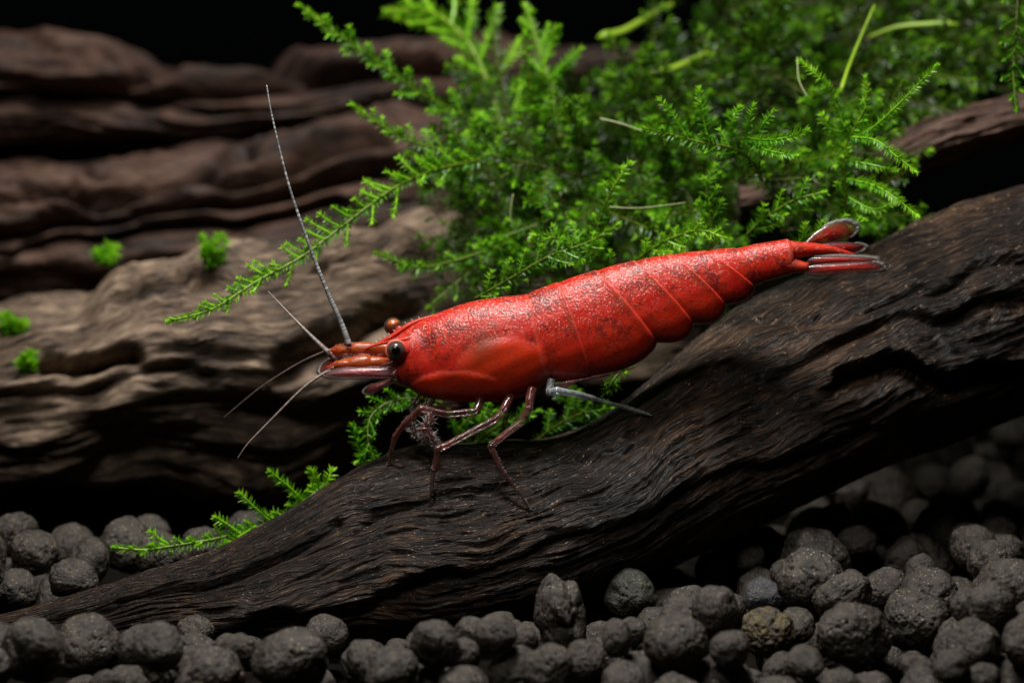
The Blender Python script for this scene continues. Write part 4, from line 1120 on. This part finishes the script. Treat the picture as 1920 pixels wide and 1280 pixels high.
leg([(812, 742, DB - 0.1), (800, 765, DB - 0.2), (806, 790, DB - 0.3), (797, 806, DB - 0.3), (806, 822, DB - 0.35), (824, 838, DB - 0.4)], [0.09, 0.1, 0.12, 0.13, 0.13, 0.08], LEGM, 'short fuzzy claw leg held under the mouth', bumps=((3, 0.2),), cores=[0.4, 0.3, 0.25, 0.6, 0.1, 0.1], hairy=160)
leg([(792, 740, DB + 0.05), (780, 760, DB), (772, 790, DB - 0.05), (776, 812, DB - 0.1), (790, 830, DB - 0.1)], [0.08, 0.09, 0.08, 0.08, 0.04], LEGM, 'pale feeding leg curled in front of the claw leg', cores=[0.2, 0.1, 0.15, 0.1, 0.0], hairy=120)
leg([(880, 748, DB - 0.1), (850, 764, DB - 0.15), (815, 766, DB - 0.2), (785, 760, DB - 0.2)], [0.07, 0.075, 0.07, 0.04], LEGM, 'slender mouth leg lying flat under the carapace', cores=[0.5, 0.4, 0.3, 0.2], claw=False)
blade([(1015, 722), (1030, 745), (1060, 722), (1150, 702), (1190, 688), (1100, 704), (1050, 712)], DB - 0.2, SCALE_M, 'swimmeret', core_w=0.1)
# short hairs along the flap edges
hb = Bag()
for (tx, ty, bx, by, hw, step, seg, t) in rows:
    if seg in (2, 3, 4, 5) and t > 0.25:
        for _ in range(2):
            hairs(hb, [W(bx + random.uniform(-1, 1), by, DB - random.uniform(-0.1, hw * 0.3))], [-np.array(UP) + np.array(RT) * (0.2 + t)], [random.uniform(0.03, 0.075) * (0.4 + t)], 0.006)
hb.build('hair_fringe', FUZZ, shrimp, key='core')['kind'] = 'stuff'

# ---- tail fan
def tail_plate(outline, d, core_w, label, tilt, fr, th=0.03):
    o = blade(outline, d, FIN, 'tail_fin', fringe=fr, core_w=core_w, tilt=tilt, thick=th, camber=0.05, flen=0.13); o['label'] = label
tail_plate([(1507, 458), (1516, 448), (1531, 434), (1556, 420), (1584, 416), (1600, 424), (1602, 436), (1588, 447), (1545, 457)], DB + 0.2, 0.45, 'raised upper tail fin with clear rounded edge', (0.3, 0), (1, -0.5))
tail_plate([(1530, 460), (1560, 455), (1596, 455), (1620, 461), (1609, 472), (1585, 474), (1545, 468)], DB + 0.1, 0.35, 'short tail fin beneath the raised one', (0.2, 0), (1, 0.2))
tail_plate([(1514, 488), (1526, 482), (1572, 480), (1627, 483), (1640, 489), (1602, 494), (1520, 495)], DB - 0.12, 0.5, 'upper of two level tail fins', (0, 0), (1, -0.1))
tail_plate([(1509, 512), (1516, 499), (1572, 493), (1634, 491), (1653, 499), (1645, 506), (1584, 511), (1541, 514)], DB - 0.25, 0.5, 'lowest tail fin, longest and most fringed', (0, 0), (1, 0.15))
tp = catmull([W(1474, 470, DB - 0.02), W(1500, 468, DB - 0.05), W(1540, 468, DB - 0.05), W(1575, 472, DB - 0.05), W(1602, 477, DB - 0.05)], 30)
v, f = tube(tp, np.interp(np.linspace(0, 1, 30), [0, 0.3, 0.7, 1], [0.2, 0.14, 0.075, 0.015]), 14); z_ = np.zeros(len(v))
mesh_obj('telson', v, f, SHELL, shrimp, attrs={'orange': z_ + 0.3, 'dark': z_, 'pale': z_, 'dorsal': z_ + 0.5})
tp = catmull([W(1474, 495, DB - 0.1), W(1492, 499, DB - 0.15), W(1516, 502, DB - 0.2)], 14)
v, f = tube(tp, np.linspace(0.17, 0.09, 14), 14); z_ = np.zeros(len(v))
mesh_obj('tail_base', v, f, SHELL, shrimp, attrs={'orange': z_ + 0.2, 'dark': z_ + 0.2, 'pale': z_, 'dorsal': z_})

for o in bpy.data.objects:
    if '_o' in o: del o['_o']
